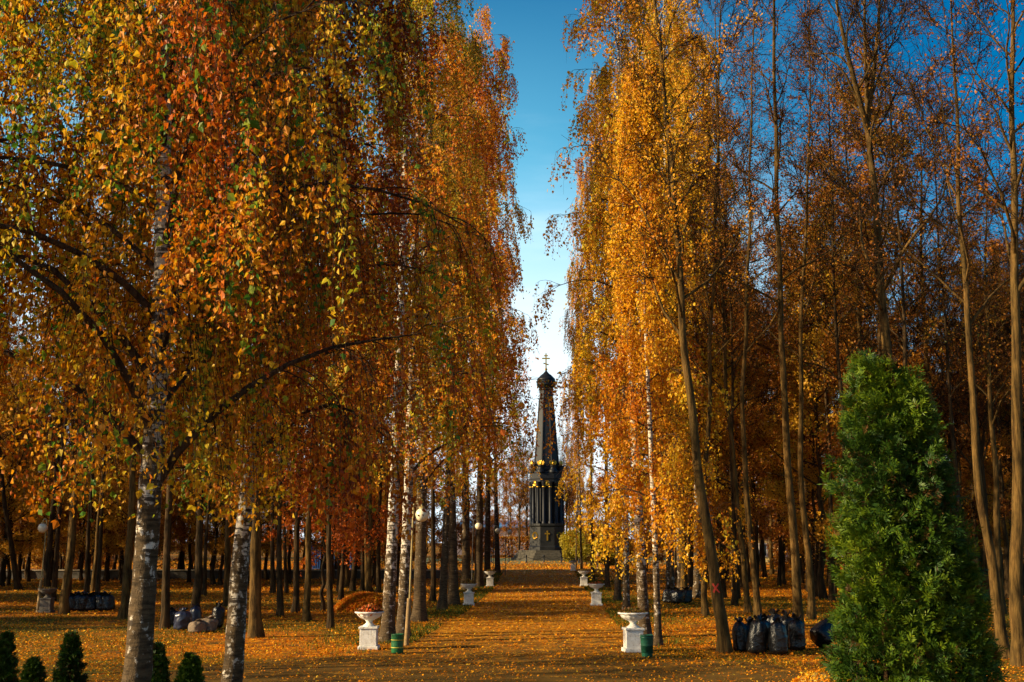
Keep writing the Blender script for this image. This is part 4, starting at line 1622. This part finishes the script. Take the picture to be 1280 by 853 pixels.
mon = thing('monument', 'black cast iron obelisk monument with gilded eagles and a golden cross', 'monument', (mx, YM, 0))
PH8 = math.pi / 8
c8 = 1 / math.cos(PH8)


def oct_(name, prof, mat, parent=mon, ph=PH8, n=8, c=(0, 0, 0)):
    mb = MB()
    lathe(mb, prof, n, c, ph)
    return link(name, mb.mesh(name, mat), parent)


zs0, zs1 = 0.0, zof(688)
# steps
for j in range(4):
    w0 = (48 - j * 3.4) * um
    a, b_ = zs1 * j / 4, zs1 * (j + 1) / 4
    oct_('step', [(w0, a), (w0, b_ - .04), (w0 - .05, b_), (w0 - 4 * um, b_), ][:4] if j < 3 else [(w0, a), (w0, b_), (0, b_)], M['granite'])
zp = zof(655)
oct_('pedestal', [(24 * um, zs1), (24 * um, zs1 + .5), (22.5 * um, zs1 + .7), (22.5 * um, zp - .5), (24 * um, zp - .3), (24 * um, zp), (0, zp)], M['pedestal_iron'])
zc = zof(603)
ze = zof(588)
oct_('core', [(16.5 * um, zp), (16.5 * um, zc), (0, zc)], M['iron'])
oct_('entablature', [(21.5 * um, zc), (21.5 * um, zc + .35), (22.3 * um, zc + .45), (22.3 * um, ze - .6), (21 * um, ze - .45), (21 * um, ze - .2), (15 * um, ze), (0, ze)], M['iron'])
zo = zof(487)
oct_('obelisk', [(17 * um, ze), (17 * um, ze + .4), (16 * um, ze + .6), (9.2 * um, zo - 1.6), (9.6 * um, zo - 1.5), (9.2 * um, zo - 1.4), (8.9 * um, zo - .25),
                 (10 * um, zo - .1), (10 * um, zo + .08), (0, zo + .1)], M['iron'])
# raised ribs along the obelisk edges
mb = MB()
for k in range(8):
    a = PH8 + k * math.pi / 4
    e = np.array([math.cos(a), math.sin(a), 0])
    tubes(mb, [[e * 16 * um + np.array([0, 0, ze + .6]), e * 9.2 * um + np.array([0, 0, zo - 1.6])]], [[.13, .10]], 6)
link('edge_rib', mb.mesh('edge_rib', M['iron']), mon)
# clustered columns with gilded capitals and eagles
for k in range(8):
    a = k * math.pi / 4 + PH8
    ex = np.array([math.cos(a), math.sin(a), 0])
    ey = np.array([-math.sin(a), math.cos(a), 0])
    for s_ in (-1, 1):
        c = ex * 19.4 * um + ey * s_ * .48
        mb = MB()
        lathe(mb, [(.36, zp), (.36, zp + .3), (.27, zp + .4), (.25, zc - .6), (.34, zc - .35), (.40, zc - .05), (.40, zc)], 12, c)
        col_ = link('column', mb.mesh('column', M['iron'], True), mon)
        mb = MB()
        lathe(mb, [(.255, zc - .90), (.30, zc - .87), (.31, zc - .76), (.26, zc - .72)], 12, c)
        link('gilded_band', mb.mesh('gilded_band', M['gold'], True), col_)
    # turret block under the eagle
    mb = MB()
    c = ex * 19.6 * um
    lathe(mb, [(.62, ze - .5), (.66, ze - .2), (.5, ze), (.34, ze + .3), (.45, ze + .5), (.5, ze + .6), (0, ze + .62)], 12, c)
    tb = link('eagle_base', mb.mesh('eagle_base', M['iron'], True), mon)
    # double headed eagle: body, spread wings, two heads
    mb = MB()
    b0 = c + np.array([0, 0, ze + .6])
    lathe(mb, [(.03, 0), (.16, .1), (.21, .34), (.14, .6), (.06, .7), (0, .71)], 10, b0)
    ES = .62
    for s_ in (-1, 1):
        tubes(mb, [[b0 + ES * np.array([0, 0, .9]), b0 + ES * ey * s_ * .18 + ES * np.array([0, 0, 1.25]), b0 + ES * ey * s_ * .36 + ES * np.array([0, 0, 1.32])]], [[.08, .075, .02]], 7)
        w_ = [b0 + ES * ey * s_ * .18 + ES * np.array([0, 0, .82]), b0 + ES * ey * s_ * .75 + ES * np.array([0, 0, 1.25]), b0 + ES * ey * s_ * .98 + ES * np.array([0, 0, .75]),
              b0 + ES * ey * s_ * .72 + ES * np.array([0, 0, .25]), b0 + ES * ey * s_ * .3 + ES * np.array([0, 0, .18])]
        w_ = np.array(w_)
        V = np.concatenate([w_ + ex * .07, w_ - ex * .07])
        mb.add(V, [[i, (i + 1) % 5, 5 + (i + 1) % 5, 5 + i] for i in range(5)], [[0, 1, 2], [0, 2, 3], [0, 3, 4], [5, 7, 6], [5, 8, 7], [5, 9, 8]])
    eg = link('eagle', mb.mesh('eagle', M['gold']), mon)
    # gilded medallion on each face of the entablature
    a2 = k * math.pi / 4
    n2 = np.array([math.cos(a2), math.sin(a2), 0])
    t2 = np.array([-math.sin(a2), math.cos(a2), 0])
    rr_ = 22.3 * um * math.cos(PH8) + .03
    mb = MB()
    cc = n2 * rr_ + np.array([0, 0, zof(605)])
    ring = []
    for q in range(20):
        th = q * 2 * math.pi / 20
        ring.append(np.cos(th) * t2 + np.sin(th) * np.array([0, 0, 1.]))
    ring = np.array(ring)
    V = np.concatenate([cc + ring * .44, cc + ring * .41 + n2 * .10, cc + ring * .27 + n2 * .05, [cc + n2 * .16]])
    Q = [[i + o_, (i + 1) % 20 + o_, (i + 1) % 20 + 20 + o_, i + 20 + o_] for o_ in (0, 20) for i in range(20)]
    T = [[40 + i, 40 + (i + 1) % 20, 60] for i in range(20)]
    mb.add(V, Q, T)
    link('medallion', mb.mesh('medallion', M['gold']), mon)
    # small gilded wreath and cross emblem on the pedestal
    if k % 2 == 1:
        rr_ = 22.5 * um * math.cos(PH8) + .03
        mb = MB()
        cc = n2 * rr_ + np.array([0, 0, (zs1 + zp) / 2 + .2])
        V = np.concatenate([cc + ring * .6, cc + ring * .52 + n2 * .1, cc + ring * .34])
        mb.add(V, Q)
        link('wreath', mb.mesh('wreath', M['gold']), mon)
    else:
        rr_ = 22.5 * um * math.cos(PH8) + .06
        cc = n2 * rr_ + np.array([0, 0, (zs1 + zp) / 2 + .2])
        mb = MB()
        box(mb, cc, (.1, .22, 1.5), a2)
        box(mb, cc + n2 * .003 + np.array([0, 0, .3]), (.1, .8, .2), a2)
        link('cross_emblem', mb.mesh('cross_emblem', M['gold']), mon)
# onion dome with scales
zd = zo + .1
zt_ = zof(463)
hd = zt_ - zd
n_a, n_z = 48, 40
t = np.linspace(0, 1, n_z)
pr = np.interp(t, [0, .06, .2, .36, .52, .68, .82, .93, 1], [7.8, 9.6, 11.8, 12.2, 11.2, 7.8, 3.8, 1.5, .9]) * um
an = np.arange(n_a) * 2 * np.pi / n_a
A_, T_ = np.meshgrid(an, t)
sw = .035 * np.sin(A_ * 10 + T_ * 17) * np.sin(A_ * 10 - T_ * 17)
Rr_ = pr[:, None] * (1 + sw)
V = np.stack([Rr_ * np.cos(A_), Rr_ * np.sin(A_), zd + T_ * hd], -1).reshape(-1, 3)
idx = np.arange(n_z * n_a).reshape(n_z, n_a)
mb = MB().add(V, np.stack([idx[:-1], np.roll(idx[:-1], -1, 1), np.roll(idx[1:], -1, 1), idx[1:]], -1).reshape(-1, 4))
dome = link('onion_dome', mb.mesh('onion_dome', M['iron'], True), mon)
mb = MB()
for k in range(8):
    a = k * math.pi / 4 + .25
    c = np.array([math.cos(a) * 12.0 * um, math.sin(a) * 12.0 * um, zd + hd * .38])
    lathe(mb, [(0.01, -.14), (.14, 0), (.01, .14)], 6, c)
link('gilded_star', mb.mesh('gilded_star', M['gold']), dome)
zx = zof(442)
mb = MB()
hc = zx - zt_
box(mb, (0, 0, zt_ + hc / 2), (.2, .2, hc))
box(mb, (0, 0, zt_ + hc * .70), (1.25, .194, .2))
box(mb, (0, 0, zt_ + hc * .86), (.62, .194, .17))
tubes(mb, [[(-.42, 0, zt_ + hc * .42), (.42, 0, zt_ + hc * .32)]], [[.1, .1]], 8)
lathe(mb, [(0.01, 0), (.2, .12), (.22, .25), (.12, .42), (.01, .45)], 12, (0, 0, zt_ - .1))
link('cross', mb.mesh('cross', M['gold']), mon)

# chain fence in front of the monument
YF = 166.0
uf = YF / F
fence = thing('chain_fence', 'low black chain fence on dark posts before the monument', 'fence', (mx, YF, 0))
prev = None
for i in range(-5, 8):
    x = i * 21.5 * uf - 10 * uf
    mb = MB()
    lathe(mb, [(.16, 0), (.16, .12), (.09, .16), (.075, .85), (.12, .9), (.13, 1.0), (.05, 1.1), (0, 1.12)], 10, (x, 0, 0))
    link('post', mb.mesh('post', M['iron'], True), fence)
    if prev is not None:
        tt = np.linspace(0, 1, 11)
        mb = MB()
        tubes(mb, np.stack([prev + (x - prev) * tt, np.zeros(11), .86 - .34 * 4 * tt * (1 - tt)], 1)[None], np.full((1, 11), .035), 6)
        link('chain', mb.mesh('chain', M['iron'], True), fence)
    prev = x

# hedge and bush beside the monument


def leaf_box(name, c, s, n, seed, mat, label, cat, lsize, stem, hue0=.4, round_=0.0, lump=.06):
    global rng
    rng = np.random.default_rng(seed)
    root = thing(name, label, cat, (c[0], c[1], 0))
    p = rng.uniform(-1, 1, (n, 3))
    ax = rng.integers(0, 3, n)
    if round_:
        p = nrm(rng.normal(0, 1, (n, 3))) * (1 - np.abs(rng.normal(0, .14, n)))[:, None]
        p *= (1 + .18 * wob(p, 3, seed))[:, None]
    else:
        p[np.arange(n), ax] = np.sign(p[np.arange(n), ax]) * (1 - np.abs(rng.normal(0, .05, n)))
    pos = p * np.array([s[0] / 2, s[1] / 2, s[2] / 2]) + np.array([0, 0, s[2] / 2 + .05])
    ml = MB()
    leaves(ml, pos, lsize * rng.uniform(.6, 1.3, n), hue0 + rng.normal(0, .18, n) + .12 * wob(pos, 1, seed), .1)
    link('foliage', ml.mesh('foliage', mat), root)
    mb = MB()
    ns_ = max(4, int(s[0]))
    S = np.stack([rng.uniform(-.42, .42, ns_) * s[0], rng.uniform(-.3, .3, ns_) * s[1], np.zeros(ns_)], 1)
    P_ = grow(S, np.array([0, 0, 1.]) + rng.normal(0, .15, (ns_, 3)), np.full(ns_, s[2] * .8), 5, (0, 0, 0), .1)
    tubes(mb, P_, np.full((ns_, 5), .05) * np.linspace(1, .4, 5), 5)
    link('stems', mb.mesh('stems', M['twig']), root)
    return root


YH = 222
leaf_box('hedge', ((640 - 640) / F * YH + 1.0, YH), (17, 2.4, 3.6), 9000, 201, M['leaf_brown'], 'clipped russet hedge left of the monument', 'hedge', .32, None, .62)
leaf_box('hedge', ((742 - 640) / F * YH, YH), (14, 2.4, 3.2), 8000, 203, M['leaf_brown'], 'clipped russet hedge right of the monument', 'hedge', .32, None, .5)
YB = 172
leaf_box('bush', ((721 - 640) / F * YB, YB), (5.2, 4.5, 4.6), 7000, 202, M['leaf_bush'], 'round yellow green bush at the right foot of the monument', 'bush', .26, None, .5, 1.0)
leaf_box('bush', ((752 - 640) / F * 150, 150), (7, 5, 4.5), 7000, 204, M['leaf_bush'], 'low olive bush behind the right row of birches', 'bush', .26, None, .2, 1.0)

# ------------------------------------------------------------------ buildings and far things


def building(name, c, w, d, h, wallm, roofm, label, rows, cols, rz=0.0, rh=2.5, win=(1.1, 1.7)):
    root = thing(name, label, 'building', (c[0], c[1], 0), rz)
    mb = MB()
    box(mb, (0, 0, h / 2), (w, d, h))
    link('wall', mb.mesh('wall', wallm), root)
    mb = MB()
    e = .5
    V = [(-w / 2 - e, -d / 2 - e, h), (w / 2 + e, -d / 2 - e, h), (w / 2 + e, d / 2 + e, h), (-w / 2 - e, d / 2 + e, h), (-w / 2 + rh, 0, h + rh), (w / 2 - rh, 0, h + rh)]
    mb.add(V, [[0, 1, 5, 4], [2, 3, 4, 5]], [[1, 2, 5], [3, 0, 4]])
    mb.add([(v[0], v[1], v[2] - .02) for v in V[:4]], [[3, 2, 1, 0]])
    mb.add([V[0], V[1], V[2], V[3]] + [(v[0], v[1], v[2] - .25) for v in V[:4]], [[0, 4, 5, 1], [1, 5, 6, 2], [2, 6, 7, 3], [3, 7, 4, 0]])
    link('roof', mb.mesh('roof', roofm), root)
    for r_ in range(rows):
        for q in range(cols):
            x = -w / 2 + (q + .5) * w / cols
            z = h * (r_ + .52) / rows
            mb = MB()
            for dx, dz, sx_, sz_ in ((-win[0] / 2, 0, .14, win[1] + .14), (win[0] / 2, 0, .14, win[1] + .14), (0, win[1] / 2, win[0] - .14, .14), (0, -win[1] / 2, win[0] - .14, .14),
                                    (0, 0, .07, win[1] - .14)):
                box(mb, (x + dx, -d / 2 - .04, z + dz), (sx_, .10, sz_))
            f_ = link('window', mb.mesh('window', M['whitetrim']), root)
            mb = MB()
            box(mb, (x, -d / 2 - .012, z), (win[0] - .1, .03, win[1] - .1))
            link('pane', mb.mesh('pane', M['pane']), f_)
    return root


YBu = 262
building('building', ((640 - 640) / F * YBu - 1, YBu), 22, 10, 6.0, M['mauvewall'], M['blueroof'], 'low mauve house with a blue metal roof far behind the monument', 1, 7, rh=1.3)
building('building', ((985 - 640) / F * 175, 175), 30, 12, 6.6, M['yellowwall'], M['redroof'], 'yellow plastered house glimpsed through the right wood', 2, 11)
building('building', ((1240 - 640) / F * 175, 175), 18, 10, 7.5, M['yellowwall'], M['redroof'], 'smaller pale house behind the trees at the right edge', 2, 5)

# blue site shed on the left
YS = 128
us = YS / F
shed = thing('site_shed', 'blue metal shed standing far back in the left wood', 'shed', ((432 - 640) * us, YS, 0))
mb = MB()
box(mb, (0, 0, 1.35), (7.0, 2.5, 2.5))
for k in range(29):
    box(mb, (-3.4 + k * .243, -1.272, 1.35), (.07, .04, 2.3))
link('wall', mb.mesh('wall', M['bluepaint']), shed)
mb = MB()
box(mb, (0, 0, 2.66), (7.2, 2.7, .12))
link('roof', mb.mesh('roof', M['greystone']), shed)
mb = MB()
box(mb, (1.6, -1.31, 1.12), (.9, .05, 1.95))
dr = link('door', mb.mesh('door', M['greystone']), shed)
mb = MB()
box(mb, (1.28, -1.36, 1.1), (.05, .06, .18))
link('handle', mb.mesh('handle', M['iron']), dr)

# long low wall in the left background
wall = thing('retaining_wall', 'long low dark stone wall with pale coping across the left background', 'wall', (0, 0, 0))
a = gp(-60, 724)
b_ = gp(560, 724)
wl = b_[0] - a[0]
mb = MB()
box(mb, ((a[0] + b_[0]) / 2, a[1], .32), (wl, .4, .64))
link('wall_body', mb.mesh('wall_body', M['wall_stone']), wall)
mb = MB()
box(mb, ((a[0] + b_[0]) / 2, a[1], .69), (wl, .52, .1))
link('coping', mb.mesh('coping', M['coping']), wall)

# a person in a dark red coat on the right lawn


def person(loc, label, rz=0.0):
    root = thing('person', label, 'person', loc, rz)
    V = [(0, 0, .95), (0, 0, 1.15), (0, 0, 1.38), (0, .02, 1.50), (0, .02, 1.62), (0, 0, 1.74),
         (.11, 0, .88), (.12, .10, .48), (.13, .02, .08), (.14, -.12, .03),
         (-.11, 0, .88), (-.12, -.10, .48), (-.13, .06, .08), (-.14, -.08, .03),
         (.2, 0, 1.36), (.26, .05, 1.08), (.27, -.08, .86), (.27, -.1, .78),
         (-.2, 0, 1.36), (-.26, -.05, 1.08), (-.27, -.16, .88), (-.27, -.18, .80)]
    E = [(0, 1), (1, 2), (2, 3), (3, 4), (4, 5), (0, 6), (6, 7), (7, 8), (8, 9), (0, 10), (10, 11), (11, 12), (12, 13),
         (2, 14), (14, 15), (15, 16), (16, 17), (2, 18), (18, 19), (19, 20), (20, 21)]
    rad = [.16, .15, .16, .065, .09, .085, .10, .075, .05, .045, .10, .075, .05, .045, .075, .058, .042, .04, .075, .058, .042, .04]

    def skin(name, ids, es, mat, extra=0.0, parent=root):
        me = bpy.data.meshes.new(name)
        mp = {g: i for i, g in enumerate(ids)}
        me.from_pydata([V[g] for g in ids], [(mp[x], mp[y_]) for x, y_ in es if x in mp and y_ in mp], [])
        o = link(name, me, parent)
        o.modifiers.new('skin', 'SKIN')
        for i, g in enumerate(ids):
            r_ = rad[g] + extra
            me.skin_vertices[0].data[i].radius = (r_, r_ * .8)
        me.skin_vertices[0].data[0].use_root = True
        sb = o.modifiers.new('sub', 'SUBSURF')
        sb.levels = sb.render_levels = 2
        me.materials.append(mat)
        return o
    skin('body', list(range(22)), E, M['skin'])
    skin('coat', [0, 1, 2, 14, 15, 16, 18, 19, 20], E, M['redcoat'], .022)
    skin('trousers', [0, 6, 7, 8, 10, 11, 12], E, M['trousers'], .016)
    mb = MB()
    t_ = np.linspace(-.2, math.pi / 2, 8)
    lathe(mb, np.stack([.105 * np.cos(t_), .115 * np.sin(t_)], 1), 16, (0, .01, 1.72))
    link('hair', mb.mesh('hair', M['hair'], True), root)
    return root


person(gp(748, 711), 'person in a dark red coat walking on the lawn beyond the right birches', .5)
